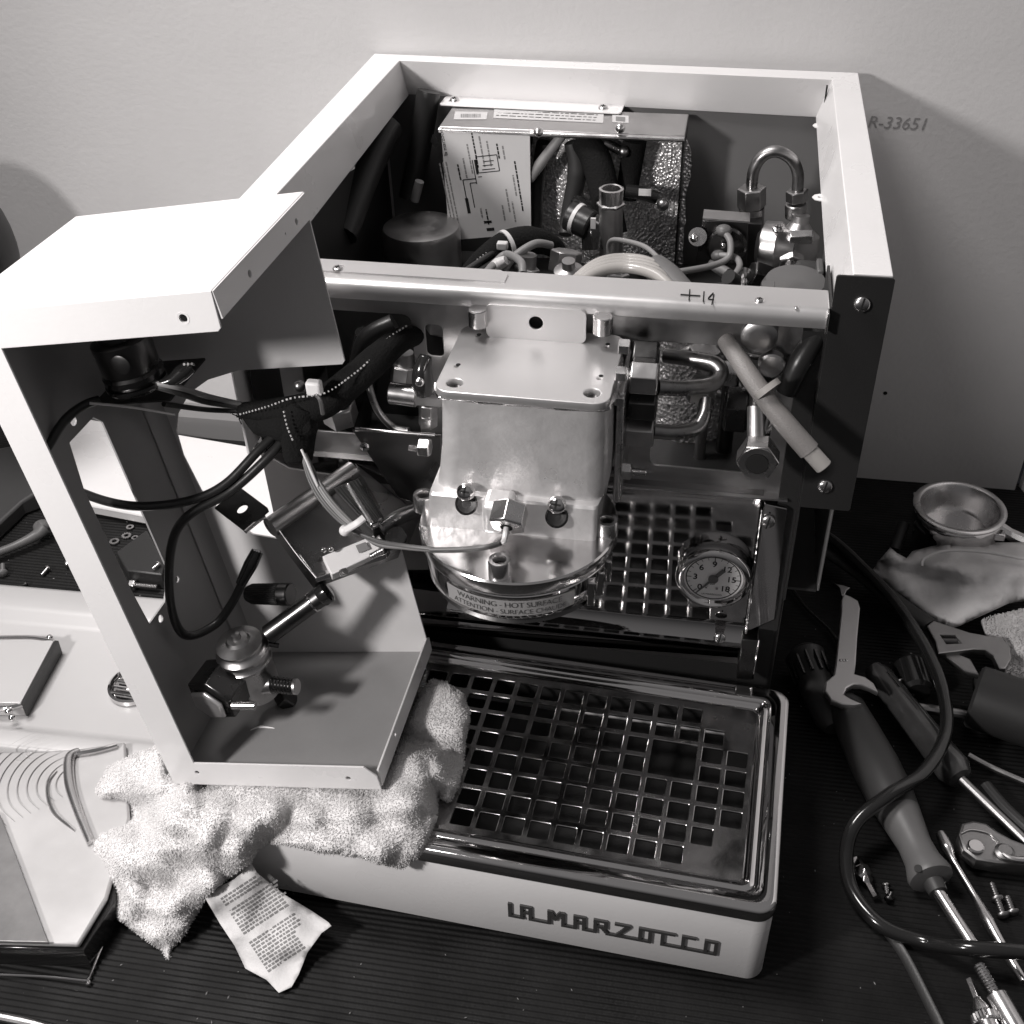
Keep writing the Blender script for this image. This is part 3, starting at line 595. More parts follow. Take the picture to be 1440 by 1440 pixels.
# wires over the bar
tube('grey_wire', [Y(858, 365, 16), Y(856, 345, 16), Y(866, 337, 15.5), Y(905, 346, 14), Y(928, 366, 12), Y(940, 385, 8)], .16, GREYW)
tube('grey_wire', [Y(708, 382, 11), Y(722, 362, 12), Y(752, 343, 13), Y(775, 345, 14)], .26, GREYW)
tube('grey_wire', [Y(735, 385, 9), Y(732, 368, 10), Y(712, 358, 12), Y(695, 372, 11), Y(680, 388, 8)], .26, GREYW)
for k, (px, py) in enumerate(((668, 372), (660, 378), (676, 380), (690, 386))):
    tube('grey_wire', [Y(px-18, py+12, 9), Y(px, py, 11), Y(px+25, py-16, 13)], .2, [RUBBER, GREYW, RUBBER, MIDP][k])
pts = [Y(655, 388, 12), Y(680, 366, 13), Y(712, 345, 14.5), Y(745, 338, 15.5), Y(775, 345, 16.5), Y(790, 362, 17)]
bs = tube('braided_loom', pts, [.55, .8, .95, .95, .75, .5], FABRIC)
def stitches(pts, w, parent, m=None, L=.13, gap=.12, off=V((0, 0, 0)), name='stitching'):
    """dashed white thread following a path"""
    q = G().tube(pts, .001, n=3, sub=30, caps=False).v[::3]; g = G(); acc = 0; on = []; 
    for a, b in zip(q, q[1:]):
        acc += (b-a).length
        if acc % (L+gap) < L: on.append(a)
        else:
            if len(on) > 1: g.tube([on[0]+off, on[-1]+off], w, n=5, sub=1)
            on = []
    return mk(name, g, m or WHITEP, parent)
stitches([p+V((0, -.62, .55)) for p in pts[:4]], .045, bs)
c = Y(707, 352, 13.2); mk('cable_tie', G().lathe([(.98, -.14), (1.04, -.14), (1.04, .14), (.98, .14)], V(pts[2])-V((0, 0, .02)), (pts[3]-pts[1]), 24), WHITEP, bs)
mk('tie_head', G().box(c.x-.35, c.x+.35, c.y-.3, c.y+.2, c.z+.1, c.z+.6), WHITEP, bs, bev=.08)
tube('crimp_splice', [Y(688, 380, 10.5), Y(700, 372, 11), Y(712, 366, 11)], [.3, .42, .3], WHITEP)
nut(795, 368, 10, 1.0, 1.4, (.1, .3, 1), BRASS); c = Y(800, 386, 8); mk('round_stud', G().lathe([(.9, 0), (.9, .3), (.4, .5), (.4, 1), (0, 1)], c, (0, -.2, 1), 24), BRASS, MC)
# coil of translucent hose
for k in range(4):
    e = .45*k
    tube('translucent_hose', [Y(806-3*k, 406, 1.2+e), Y(838, 384-4*k, 2.6+e), Y(880, 376-4*k, 3.4+e), Y(922, 386-4*k, 2.6+e), Y(950+4*k, 412, 1.2+e)], .32, CLEAR)
tube('hose_sleeve', [Y(922, 376, 4.5), Y(940, 392, 3.2), Y(966, 420, 1.3)], [.75, .8, .7], MIDP)
# thermostat bracket, wires
tb = [Y(988, 310, 20), Y(1052, 314, 20), Y(1050, 372, 20), Y(978, 368, 20)]
g = G(); g.hexa(tb, [q+V((0, .15, 0)) for q in tb]); th = mk('thermostat_bracket', g, DARKM, MC, bev=.03)
g = G(); q0, q1 = Y(988, 309, 19.9), Y(1054, 314, 19.9); g.hexa([q0, q1, q1+V((0, 1.5, 0)), q0+V((0, 1.5, 0))], [p+V((0, 0, .12)) for p in (q0, q1, q1+V((0, 1.5, 0)), q0+V((0, 1.5, 0)))]); mk('bracket_fold', g, STEELV, th)
c = Y(1022, 345, 19.9); mk('thermostat', G().lathe([(1.35, 0), (1.35, .35), (1.2, .5), (0, .5)], c, (0, -1, .1), 32), DARKM, th)
for px, py in ((1018, 324), (1011, 360)):
    c = Y(px, py, 19.2); mk('terminal_boot', G().sph(c, .5, sq=(1.1, 1, .8)), MIDP, th)
mk('small_bolt', G().sph(Y(1017, 345, 19.1), .2), CHROME, th); mk('small_bolt', G().cyl(Y(981, 333, 19.6), Y(981, 333, 19.2), .62), STEEL, th); mk('small_bolt', G().sph(Y(976, 335, 19.1), .3), CHROME, th)
tube('grey_wire', [Y(1018, 325, 19), Y(1027, 340, 18.6), Y(1024, 362, 18), Y(1000, 374, 17), Y(952, 383, 15)], .22, GREYW)
tube('grey_wire', [Y(1012, 359, 19), Y(1034, 362, 18.6), Y(1040, 375, 17.5), Y(1028, 392, 16), Y(1010, 407, 14)], .22, GREYW)
# U pipe on the right with nuts and valve body
yu = 23.5
tube('u_pipe', [Y(1057, 268, yu), Y(1060, 240, yu), Y(1072, 220, yu), Y(1092, 213, yu), Y(1113, 224, yu), Y(1122, 245, yu), Y(1121, 272, yu)], .40, PIPE, n=16)
for px, y0, y1, r in ((1057, 263, 292, 1.0), (1121, 267, 283, .78), (1119, 286, 306, .74)):
    a, b = Y(px, y1, yu), Y(px, y0, yu); mk('pipe_nut', G().hexn(a, b, r, ref=(.6, -.8, 0)) if y0 != 286 else G().cyl(a, b, r, ch=.08), BRASS, MC, bev=.04)
a, b = Y(1056, 345, yu), Y(1057, 292, yu); mk('valve_stem', G().cyl(a, b, .88, n=24), BRASS, MC)
mk('solenoid_body', G().box(Y(1046, 320, 22)[0], Y(1072, 320, 22)[0], 21.8, 24, 19, Y(1056, 312, 22)[2]), DARKM, MC, bev=.1)
a = Y(1068, 345, 22.5); mk('valve_casting', G().lathe([(1.4, 0), (1.7, .3), (1.75, 1.4), (1.45, 1.7), (1.2, 2.6), (0, 2.7)], a, (1, -.25, .05), 36), STEELV, MC)
a = Y(1118, 350, 22.5); mk('valve_casting', G().lathe([(.8, -3), (1.5, -2), (1.6, 0), (1.5, 1.0), (.9, 1.5), (.6, 1.9), (.6, 2.4), (0, 2.4)], a, (.05, .1, 1), 32), STEELV, MC)
nut(1127, 334, 21.5, .55, 1.6, (1, 0, .1), STEEL); nut(1112, 368, 21, .95, .6, (.1, -.8, -.5), BRASS); tube('brew_pipe', [Y(1112, 370, 20.6), Y(1106, 395, 19)], .42, PIPE)
screw('pipe_screw', Y(1093, 322, 21.2), (0, -.5, 1), .35, MC); mk('small_bolt', G().sph(Y(1062, 380, 18), .35), CHROME, MC)
nut(1068, 390, 17, 1.0, 1.4, (1, .2, -.4), DARKM); tube('brew_pipe', [Y(1046, 380, 18), Y(1045, 405, 17)], .45, PIPE)
stitches([Y(1022, 410, 14), Y(1032, 402, 15), Y(1042, 392, 16)], .06, MC, name='braid_highlights')
# grey elbow connectors on the right
c = Y(1118, 400, 8); mk('elbow_cap', G().lathe([(1.9, -2), (1.95, 0), (1.7, .5), (0, .55)], c-V((0, 0, .2)), (0, -.1, 1), 32), MIDP, MC)
c = Y(1150, 392, 10); mk('elbow_cap', G().box(c.x-1.4, c.x+1.2, c.y-1, c.y+1, c.z-3, c.z+.8), GREYP, MC, bev=.3); mk('cap_rib', G().box(c.x-.2, c.x+.2, c.y-1.2, c.y+.5, c.z-1.2, c.z+1.1), MIDP, MC, bev=.1)
mk('cap_rib', G().box(*[Y(1078, 412, 5)[0]-.3, Y(1078, 412, 5)[0]+.4, 4.5, 5.5, 31, Y(1078, 400, 5)[2]]), MIDP, MC, bev=.05)
# dark filler block: boiler insulation jackets below the visible parts
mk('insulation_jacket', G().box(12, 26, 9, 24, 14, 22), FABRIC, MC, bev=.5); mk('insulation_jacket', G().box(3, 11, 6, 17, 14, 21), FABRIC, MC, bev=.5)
mk('wire_connector', G().box(3.2, 4.6, 14, 15, 24, 26.3), GREYP, MC, bev=.15); mk('wire_connector', G().box(4.6, 6.0, 13, 14, 23.5, 25.6), BLACKP, MC, bev=.15)
# ================================================================== DRIP TRAY HOUSING (turned a little against the body)
BY = -.0443
BM = Matrix.Translation(V((18, 0, 0))*S) @ Matrix.Rotation(BY, 4, 'Z') @ Matrix.Translation(V((-18, 0, 0))*S)
BT = top('drip_tray_housing', (0, 0, 0), 'white drip tray base with raised script lettering on its front and a grate on top', 'drip tray base', M=BM)
x0, x1, y0, y1 = -.1, 34.25, -17.66, -1.15
plate('housing_wall', rrect(x0, x1, y0, y1, 1.0, 8), [rrect(x0+.2, x1-.2, y0+.2, y1-.2, .8, 8)], 5.6, frame((0, 0, 3.35), (1, 0, 0), (0, 1, 0)), WHITE, BT, bev=.08)
mk('housing_floor', G().box(x0+.3, x1-.3, y0+.3, y1-.3, .8, 1.2), BLACKP, BT)
for px in (3, 31):
    for py in (-15.5, -3): mk('rubber_foot', G().cyl((px, py, 0), (px, py, .8), 1.0), RUBBER, BT)
# emblem strokes: letter cells on a .95 pitch joined along the bottom
w = .2; EH = 1.28; EW = 12.05; SEG = []
def st_(*p): SEG.append(p)
u = EW/13.35; hh = EH/2-w/2; t = hh; bt = -hh
def S_(*p): st_(p[0]*u, p[1], p[2]*u, p[3])
L0 = .15
S_(L0, t, L0, bt); S_(L0, bt, L0+.85, bt)                                   # L
S_(.95, bt, .95, t*.85); S_(.95, t, 1.45, t); S_(1.5, t, 1.5, bt); S_(.95, 0, 1.5, 0); S_(1.5, bt, 2.6, bt)   # A
S_(2.7, bt, 2.7, t); S_(2.85, t, 3.1, -.1); S_(3.1, -.1, 3.4, t); S_(3.6, t, 3.6, bt); S_(3.6, bt, 4.2, bt)   # M
S_(4.35, bt, 4.35, t); S_(4.35, t, 4.95, t); S_(4.95, t, 4.95, bt); S_(4.35, 0, 4.95, 0); S_(4.95, bt, 5.5, bt)  # A
S_(5.65, bt, 5.65, t); S_(5.65, t, 6.3, t); S_(6.3, t, 6.3, .05); S_(5.65, -.02, 6.3, -.02); S_(6.05, 0, 6.45, bt); S_(6.45, bt, 6.9, bt)   # R
S_(7.0, t, 7.75, t); S_(7.75, t-.05, 7.05, bt+.05); S_(7.0, bt, 8.3, bt)      # Z
S_(8.45, bt, 8.45, t); S_(8.45, t, 9.1, t); S_(9.1, t, 9.1, bt); S_(8.45, bt, 9.1, bt); S_(9.1, t, 10.5, t)   # O with top bar
S_(9.85, t, 9.85, bt); S_(9.85, bt, 11.0, bt)                                # C
S_(11.15, bt, 11.15, t); S_(11.15, t, 11.8, t); S_(11.15, bt, 12.3, bt)       # C
S_(12.5, bt, 12.5, t); S_(12.5, t, 13.15, t); S_(13.15, t, 13.15, bt); S_(12.5, bt, 13.15, bt)  # O
ef = BM.copy(); ef.translation = ef.translation/S; p = ef.inverted() @ at(716, 1272, 'y', -17.35)
EF = frame((p.x, -17.68, 3.12), (1, 0, .0), (0, 0, 1))
cs = .05; cells = set()
for ix in range(-4, int(EW/cs)+8):
    for iz in range(-int(EH/cs/2)-2, int(EH/cs/2)+3):
        X_, Z_ = (ix+.5)*cs, (iz+.5)*cs
        for a0, b0, a1, b1 in SEG:
            dx, dz = a1-a0, b1-b0; t_ = max(0, min(1, ((X_-a0)*dx+(Z_-b0)*dz)/(dx*dx+dz*dz+1e-9))); ex, ez = X_-a0-dx*t_, Z_-b0-dz*t_
            sq_ = (max(abs(ex), abs(ez)) < w/2) if dx*dz == 0 else (ex*ex+ez*ez < w*w/4)
            if sq_: cells.add((ix, iz)); break
g = G(); vid = {}; vs = []; fs = []
def vtx(i, j, k):
    if (i, j, k) not in vid: vid[(i, j, k)] = len(vs); vs.append(EF @ V((i*cs, j*cs, .12*k)))
    return vid[(i, j, k)]
for ix, iz in cells:
    fs.append((vtx(ix, iz, 1), vtx(ix+1, iz, 1), vtx(ix+1, iz+1, 1), vtx(ix, iz+1, 1)))
    for (nx_, nz_), (a_, b_) in (((0, -1), ((0, 0), (1, 0))), ((1, 0), ((1, 0), (1, 1))), ((0, 1), ((1, 1), (0, 1))), ((-1, 0), ((0, 1), (0, 0)))):
        if (ix+nx_, iz+nz_) not in cells: fs.append((vtx(ix+a_[0], iz+a_[1], 0), vtx(ix+b_[0], iz+b_[1], 0), vtx(ix+b_[0], iz+b_[1], 1), vtx(ix+a_[0], iz+a_[1], 1)))
g.v = vs; g.f = fs; mk('raised_lettering', g, EMBL, BT)
# ---- the tray: chrome rim, beads and grate of square holes
DT = top('drip_tray', (0, 0, 0), 'polished steel drip tray with a grid of square holes, set in the white base', 'drip tray', M=BM)
zg = 6.85
def ringsurf(name, rings, m, parent, bev=0, ang=50):
    g = G(); n = len(rings[0]); vs = [p for r in rings for p in r]; fs = []
    for i in range(len(rings)-1):
        for k in range(n): fs.append((i*n+k, i*n+(k+1) % n, (i+1)*n+(k+1) % n, (i+1)*n+k))
    g.add(vs, fs); return mk(name, g, m, parent, bev=bev, ang=ang)
def RR(d, z, r): return [(x, y, z) for x, y in rrect(x0+d, x1-d, y0+d, y1-d, max(r, .1), 8)]
ringsurf('tray_rim', [RR(.2, 6.2, .9), RR(-.05, 6.2, 1.05), RR(-.08, 6.28, 1.06), RR(-.08, 7.0, 1.06), RR(.0, 7.12, 1.0), RR(.15, 7.17, .95), RR(.95, 7.17, .7), RR(1.12, 7.1, .6), RR(1.2, 6.98, .6), RR(1.28, 7.0, .6), RR(1.42, 7.1, .55), RR(1.56, 7.0, .5), RR(1.66, 6.88, .45), RR(1.85, 6.86, .4)], CHROME, DT)
holes = []; p_ = 1.5136; gx, gy = 31.4974, -4.1555; hw_ = .585
for r in range(8):
    for c in range(0, 20):
        if r == 0 and c < 2 or r == 1 and c < 1 or r == 6 and c < 1 or r == 7 and c < 2: continue
        if r in (2, 3) and c in (2, 3): continue
        if c > 18 or (r in (0, 7) and c > 16) or (r in (1, 6) and c > 17): continue
        if r == 7 and 11 <= c: continue
        X_, Y_ = gx-c*p_, gy-r*p_; holes.append(rrect(X_-hw_, X_+hw_, Y_-hw_*.97, Y_+hw_*.97, .07, 2))
cx, cy = gx-2.5*p_, gy-2.5*p_; holes.append(rrect(cx-1.35, cx+1.35, cy-1.35, cy+1.35, .06, 2))
plate('grate', rrect(x0+1.7, x1-1.7, y0+1.7, y1-1.7, .4, 6), holes, .16, frame((0, 0, zg-.08), (1, 0, 0), (0, 1, 0)), GRATE, DT, bev=.05)
mk('grate_floor', G().box(x0+1.2, x1-1.2, y0+1.2, y1-1.2, 3.2, 3.4), BLACKP, DT)
# ================================================================== SHELL (sheet-metal side cover leaning on the towel)
sa, sb_, sc_ = -.0027, -.0327, -.1518
SR = Matrix.Rotation(sa, 4, 'Z') @ Matrix.Rotation(sb_, 4, 'X') @ Matrix.Rotation(sc_, 4, 'Y')
SO = V((11.3190, -15.6258, 9.5814)); SR = SR @ Matrix.Scale(.97, 4); SM = Matrix.Translation(SO*S) @ SR
SH = top('shell_cover', (0, 0, 0), 'white C-shaped sheet-metal cover standing open on the towel with steam valves inside', 'panel', M=SM)
SF = Matrix.Translation(SO) @ SR; SI = SF.inverted()
def sl(px, py, ax, val):
    o = SI @ CAM; d = SI.to_3x3() @ ray(px, py); k = 'xyz'.index(ax); return o+d*((val-o[k])/d[k])
xl, sh, sd = -13.35, 31.15, 12.1
mk('top_panel', G().box(xl, 0, 0, sd, sh-.13, sh), WHITE, SH, bev=.06)
plate('front_frame', [(xl, sh-.02), (xl, 0), (.1, 0), (.1, 1.1), (-.55, 1.85), (-11.35, 1.85), (-11.35, 29.25), (-.3, 29.25), (-.12, 29.4), (0, sh-.02)],
      [circ(-11.4, 1.05, .14, 12), circ(-1.72, .9, .15, 12), circ(-1.73, 30.0, .2, 14)], .13, frame((0, .03, 0), (1, 0, 0), (0, 0, 1)), WHITE, SH, bev=.03)
mk('hole_rim', G().lathe([(.2, 0), (.30, .01), (.32, -.06)], (-1.73, -.04, 30.0), (0, -1, 0), 20, caps=(0, 0)), WHITE, SH)
plate('right_flange', [(0.1, 29.78), (11.98, 29.78), (11.98, sh-.05), (.02, sh-.05)], [circ(3.7, 30.3, .18, 12), circ(10.1, 30.3, .17, 12), circ(8.5, 30.3, .07, 8)], .13, frame((0, 0, 0), (0, 1, 0), (0, 0, 1)), WHITE, SH)
plate('right_lip', [(.3, 0), (12.2, 0), (12.3, 1.0), (11.9, 1.25), (.4, 1.2)], [circ(3.7, .72, .13, 10), circ(10.2, .85, .07, 8)], .13, frame((.03, 0, 0), (0, 1, 0), (0, 0, 1)), WHITE, SH)
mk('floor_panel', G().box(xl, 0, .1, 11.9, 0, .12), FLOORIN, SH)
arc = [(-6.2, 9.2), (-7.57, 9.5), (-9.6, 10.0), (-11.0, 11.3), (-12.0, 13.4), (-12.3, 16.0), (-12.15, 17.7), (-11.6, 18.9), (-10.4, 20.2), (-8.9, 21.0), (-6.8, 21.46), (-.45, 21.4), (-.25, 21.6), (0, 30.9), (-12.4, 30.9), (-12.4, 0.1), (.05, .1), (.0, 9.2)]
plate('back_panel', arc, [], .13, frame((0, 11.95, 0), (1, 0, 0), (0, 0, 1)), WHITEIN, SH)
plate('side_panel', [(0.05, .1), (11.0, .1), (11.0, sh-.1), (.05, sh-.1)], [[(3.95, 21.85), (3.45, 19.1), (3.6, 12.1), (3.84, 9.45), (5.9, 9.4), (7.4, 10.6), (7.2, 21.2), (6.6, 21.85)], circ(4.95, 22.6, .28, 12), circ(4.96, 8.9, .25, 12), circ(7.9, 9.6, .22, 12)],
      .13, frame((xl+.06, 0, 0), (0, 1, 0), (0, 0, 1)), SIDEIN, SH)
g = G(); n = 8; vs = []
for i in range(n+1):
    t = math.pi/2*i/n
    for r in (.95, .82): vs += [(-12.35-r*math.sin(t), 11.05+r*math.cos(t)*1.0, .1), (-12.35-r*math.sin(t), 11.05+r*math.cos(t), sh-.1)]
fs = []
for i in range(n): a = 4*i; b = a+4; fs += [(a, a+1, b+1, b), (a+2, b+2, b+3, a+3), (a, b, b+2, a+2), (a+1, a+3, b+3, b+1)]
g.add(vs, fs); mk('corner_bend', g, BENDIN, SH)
# valve carrier plate and upper knob joint
mk('carrier_plate', G().box(-13.1, -8.4, 6.8, 11.6, 22.4, 22.55), BLACKP, SH, bev=.03)
c = V((-9.35, 6, 24.0)); g = G().lathe([(1.3, -.2), (1.5, -.1), (1.55, .15), (1.4, .3), (1.58, .45), (1.6, .75), (1.45, .9), (1.5, 1.0), (1.55, 2.6), (1.4, 2.75), (1.15, 2.8), (1.2, 6.9)], c, (0, 0, 1), 48)
uj = mk('upper_valve_joint', g, DARKM, SH, ang=40); mk('oval_recess', G().lathe([(.48, 0), (.52, .05), (.4, .1), (0, .1)], sl(170, 513, 'y', 4.5), (0, -1, 0), 24), DARKM, uj)
mk('joint_band', G().lathe([(1.2, 0), (1.62, .02), (1.62, .2), (1.2, .22)], c+V((0, 0, .05)), (0, 0, 1), 48), DARKM, uj)
# short black cable and plug by the joint
a, b = sl(215, 541, 'y', 5.5), sl(268, 515, 'y', 6.5)
mk('cable_plug', G().tube([a, sl(240, 536, 'y', 5.8), sl(256, 524, 'y', 6.2), b], [.12, .32, .42, .34], n=12), BLACKG, SH, ang=60)
for k in range(3): mk('plug_contact', G().cyl(b+V((.22*k-.2, -.05, .1)), b+V((.22*k-.1, -.35, .3)), .07, n=8), STEEL, SH)
# lower steam valve
c = sl(345, 925, 'y', 5.2); ax = V((.05, -.12, 1)).normalized(); g = G()
g.lathe([(1.35, -3.0), (1.45, -1.6), (1.5, -.4), (1.62, -.2), (1.62, 0), (1.5, .1), (1.4, .35), (1.62, .5), (1.62, .72), (1.48, .86), (1.35, .95), (1.28, 1.15), (1.42, 1.2), (1.42, 1.35), (1.0, 1.5), (.75, 1.55), (.62, 1.75), (.3, 1.8), (.25, 2.1), (0, 2.15)], c, ax, 48)
v2 = mk('steam_valve_body', g, BRASS, SH, ang=40)
p = sl(318, 958, 'y', 4.2); hx = V((-.24, -.92, -.12)).normalized()
mk('big_hex_cap', G().hexn(p-hx*.6, p+hx*1.7, 1.75, ref=(.9, -.1, .3)), DARKM, v2, bev=.08); q = p+hx*1.7
mk('cap_end', G().hexn(q, q+hx*.35, 1.25, ref=(.9, -.1, .3)), ALU, v2, bev=.06)
a = sl(378, 962, 'y', 5.0); b = a+V((1.75, -.2, -.02)); mk('threaded_outlet', threads(a+V((.2, 0, 0)), b, .52, n=7), DARKM, v2); mk('outlet_mouth', G().cyl(b, b+V((.25, 0, 0)), .5, n=20, ch=.05), STEELV, v2)
mk('outlet_base', G().cyl(a-V((1.2, 0, 0)), a+V((.3, 0, 0)), .85, .62, n=24), BRASS, v2)
a = sl(326, 992, 'y', 2.2); mk('short_pin', G().cyl(a, a+V((1.5, .1, -.1)), .27, n=16, ch=.05), STEEL, v2)
mk('valve_socket', G().hexn(sl(396, 985, 'y', 7)-V((0, 0, .2)), sl(396, 985, 'y', 7)+V((.6, .2, .3)), .8), DARKM, v2)
# ribbed knob and clear rod leaning across
a, b = sl(348, 835, 'y', 9.3), sl(418, 836, 'y', 8.9); g = G(); n = 32; vs = []
for k, h in enumerate((0, .4, 2.3, 2.5)):
    for i in range(n*2):
        r = (.45, .62, .66, .5)[k]*(1.06 if i % 2 else .97); t = math.pi*i/n; d = (b-a).normalized(); e = perp(d); f2 = d.cross(e); vs.append(a+d*h+e*r*math.cos(t)+f2*r*math.sin(t))
m2 = 2*n; g.add(vs, [(k*m2+i, k*m2+(i+1) % m2, (k+1)*m2+(i+1) % m2, (k+1)*m2+i) for k in range(3) for i in range(m2)]+[tuple(range(m2))[::-1], tuple(range(3*m2, 4*m2))])
kn = mk('ribbed_knob', g, GREYP, SH, ang=20); d = (b-a).normalized(); mk('knob_collar', G().cyl(a+d*2.4, a+d*3.2, .72, n=28, ch=.08), DARKM, kn)
p1, p2 = sl(377, 893, 'y', 6.2), sl(452, 838, 'y', 7.8)
rod = mk('steam_rod', G().cyl(p1, p2, .62, n=28, ch=.06), DARKM, SH); dd = (p2-p1).normalized(); mk('rod_tip', G().lathe([(.64, 0), (.7, .1), (.7, .55), (.5, .7), (0, .72)], p2-dd*.1, dd, 28), BLACKG, rod)
mk('rod_ring', G().lathe([(.63, 0), (.68, .04), (.68, .14), (.63, .18)], p2-dd*.75, dd, 28), CHROME, rod); mk('small_pin', G().cyl(sl(375, 905, 'y', 6), sl(392, 908, 'y', 6.2), .16, n=10), DARKM, rod)
mk('paint_scratch', G().tube([sl(352, 1027, 'z', .13), sl(366, 1023, 'z', .13), sl(386, 1024, 'z', .13)], [.02, .12, .02], flat=.15), WHITE, SH)
# ================================================================== BRACKET WITH MICROSWITCH between cover and group
BKc = Y(455, 735, -4.5); BK = top('switch_bracket', BKc, 'dark polished steel bracket box holding a microswitch, between cover and group head', 'bracket')
def q4(name, pts, m, t=.12, bev=.03, par=None, ds_=None):
    P = [D(px, py, d) for px, py, d in pts]; nn = (P[1]-P[0]).cross(P[3]-P[0]).normalized(); nn *= t if nn.dot(CAM-P[0]) < 0 else -t
    return mk(name, G().hexa(P, [p+nn for p in P]), m, par or BK, bev=bev)
dF = 66.5
face = q4('bracket_face', [(388, 736, 66.7), (506, 662, 69.6), (566, 768, 68.2), (445, 812, 65.8)], DARKSTEEL, t=1.6)
mk('bracket_bend', G().tube([D(380, 742, 66.6), D(497, 662, 69.7)], .62, n=24, sub=2), BENDSTEEL, BK, ang=80)
mk('bracket_edge', G().tube([D(384, 733, 66.6), D(414, 775, 66.0), D(445, 813, 65.4)], .06), STEEL, BK)
q4('bracket_foot', [(444, 813, 65.4), (446, 806, 65.9), (548, 772, 67.2), (543, 779, 66.8)], STEEL, t=.3)
q4('side_wing', [(500, 652, 70.0), (592, 725, 70.5), (575, 765, 69.4), (560, 770, 68.8)], DARKSTEEL, t=.1)
sw = q4('heat_sink', [(470, 686, 68.1), (505, 672, 68.5), (545, 735, 67.6), (525, 745, 67.2)], GREYP, t=1.2, bev=.05)
for k in range(9):
    f_ = k/8; a = (470+f_*33, 686-f_*13, 68.0+.4*f_); b = (525+f_*18, 745-f_*9, 67.1+.4*f_); mk('fin', G().tube([D(*a), D(*b)], .05, n=4, sub=1), GREYP, sw)
mk('long_screw', threads(D(489, 681, 67.3), D(524, 738, 66.3), .17, n=20, k=10), STEEL, BK); mk('screw_end', G().tube([D(524, 738, 66.2), D(531, 736, 66.2), D(536, 730, 66.4)], .13, n=8), STEEL, BK)
msw = q4('microswitch', [(453, 782, 66.0), (526, 752, 66.9), (536, 775, 66.3), (466, 808, 65.4)], DIAL, t=.7, bev=.06)
q4('switch_marking', [(500, 767, 66.3), (514, 762, 66.4), (519, 772, 66.15), (505, 778, 66.05)], GREYINK, t=.01, bev=0, par=msw)
for a in ((455, 773), (465, 772)): mk('bracket_rivet', G().sph(D(a[0], a[1], 65.8), .18), CHROME, BK)
a, b = D(521, 783, 65.8), D(539, 773, 66.0); mk('bracket_screw', threads(a, b, .2, n=6, k=10), STEEL, BK); mk('hex_bolt', G().hexn(D(480, 806, 65.3), D(486, 803, 65.0), .22), STEEL, BK)
c = D(558, 757, 67.5); mk('tie_lug', G().lathe([(.3, 0), (.62, .05), (.62, .35), (.3, .4)], c, (0, -.6, .8), 20), BLACKG, BK)
mk('bracket_arm', G().tube([D(535, 745, 67.5), D(560, 728, 67.8), D(600, 712, 68.5)], [.4, .5, .45]), DARKSTEEL, BK, ang=70)
# tab with an oblong hole
tbm = top('tab_bracket', D(332, 722, 66), 'small dark steel tab with one round hole beside the bracket box', 'metal tab')
a, b, d_ = D(302, 715, 66.6), D(345, 748, 65.6), D(343, 691, 67.2)
F4 = frame(a, b-a, d_-a); wx = (b-a).length; wy = (d_-a).length
plate('tab_plate', [(0, 0), (wx, 0), (wx, wy*.95), (wx-.2, wy), (.25, wy), (0, wy-.2)], [[(wx*.5+.26*math.cos(t_), wy*.5+.36*math.sin(t_)) for t_ in [2*math.pi*i/16 for i in range(16)]]], .15, F4, DARKM, tbm)
mk('tab_edge', G().tube([D(345, 748, 65.5), D(358, 737, 65.9), D(372, 726, 66.4)], .12), STEEL, tbm)
# ================================================================== WIRING
HN = top('wiring_loom', Y(400, 590, -3), 'black fabric wiring loom with white dashed thread hanging between cover and machine', 'wiring loom')
L1 = [Y(590, 470, .5), Y(560, 480, -.8), Y(530, 505, -2.2), Y(490, 540, -3.4), Y(450, 568, -4.4), Y(400, 578, -4.8), Y(338, 577, -5.0)]
l1 = mk('loom_sleeve', G().tube(L1, [.7, .95, 1.1, 1.15, 1.2, 1.05, .55], n=16, flat=.75), FABRIC, HN, ang=80)
L2 = [Y(395, 580, -5.2), Y(425, 596, -5.3), Y(420, 618, -5.5), Y(426, 640, -5.8)]
mk('loom_branch', G().tube([Y(360, 590, -5.1), Y(400, 592, -5.2), Y(440, 588, -5.0)], [.6, 1.25, .9], n=14, flat=.7), FABRIC, HN, ang=80)
mk('loom_branch', G().tube([Y(432, 570, -5), Y(420, 600, -5.3), Y(420, 648, -6.0)], [1.0, 1.15, .8], n=14, flat=.7), FABRIC, HN, ang=80)
mk('loom_branch', G().tube([Y(350, 580, -5.0), Y(368, 596, -5.3), Y(390, 612, -5.5)], [.5, .7, .35], n=14, flat=.7), FABRIC, HN, ang=80)
T1 = [Y(572, 458, .2-1), Y(540, 480, -2.0), Y(518, 508, -3.3), Y(492, 530, -4.4), Y(456, 553, -5.7), Y(410, 560, -6.1), Y(375, 572, -6.2), Y(336, 583, -5.9)]
stitches(T1, .05, l1, L=.14, gap=.09)
stitches([Y(399, 578, -6.3), Y(404, 600, -6.5), Y(413, 622, -6.6)], .05, l1, L=.14, gap=.09)
g = G(); random.seed(9)
for k in range(26):   # frayed threads at the cut end
    a = Y(random.uniform(333, 350), random.uniform(566, 590), -5.0); g.tube([a, a+V((random.uniform(-.4, .1), random.uniform(-.2, .1), random.uniform(-.35, .3)))], .03, n=4, sub=1)
mk('frayed_end', g, FABRIC, HN, kind='stuff')
c = Y(442, 545, -5.5); mk('tie_head', G().box(c.x-.42, c.x+.42, c.y-.3, c.y+.3, c.z-.42, c.z+.42), DIAL, HN, bev=.15)
mk('cable_tie', G().tube([c+V((0, -.1, -.3)), Y(450, 562, -6.0), Y(454, 582, -5.8)], .12, n=6), MIDP, HN)
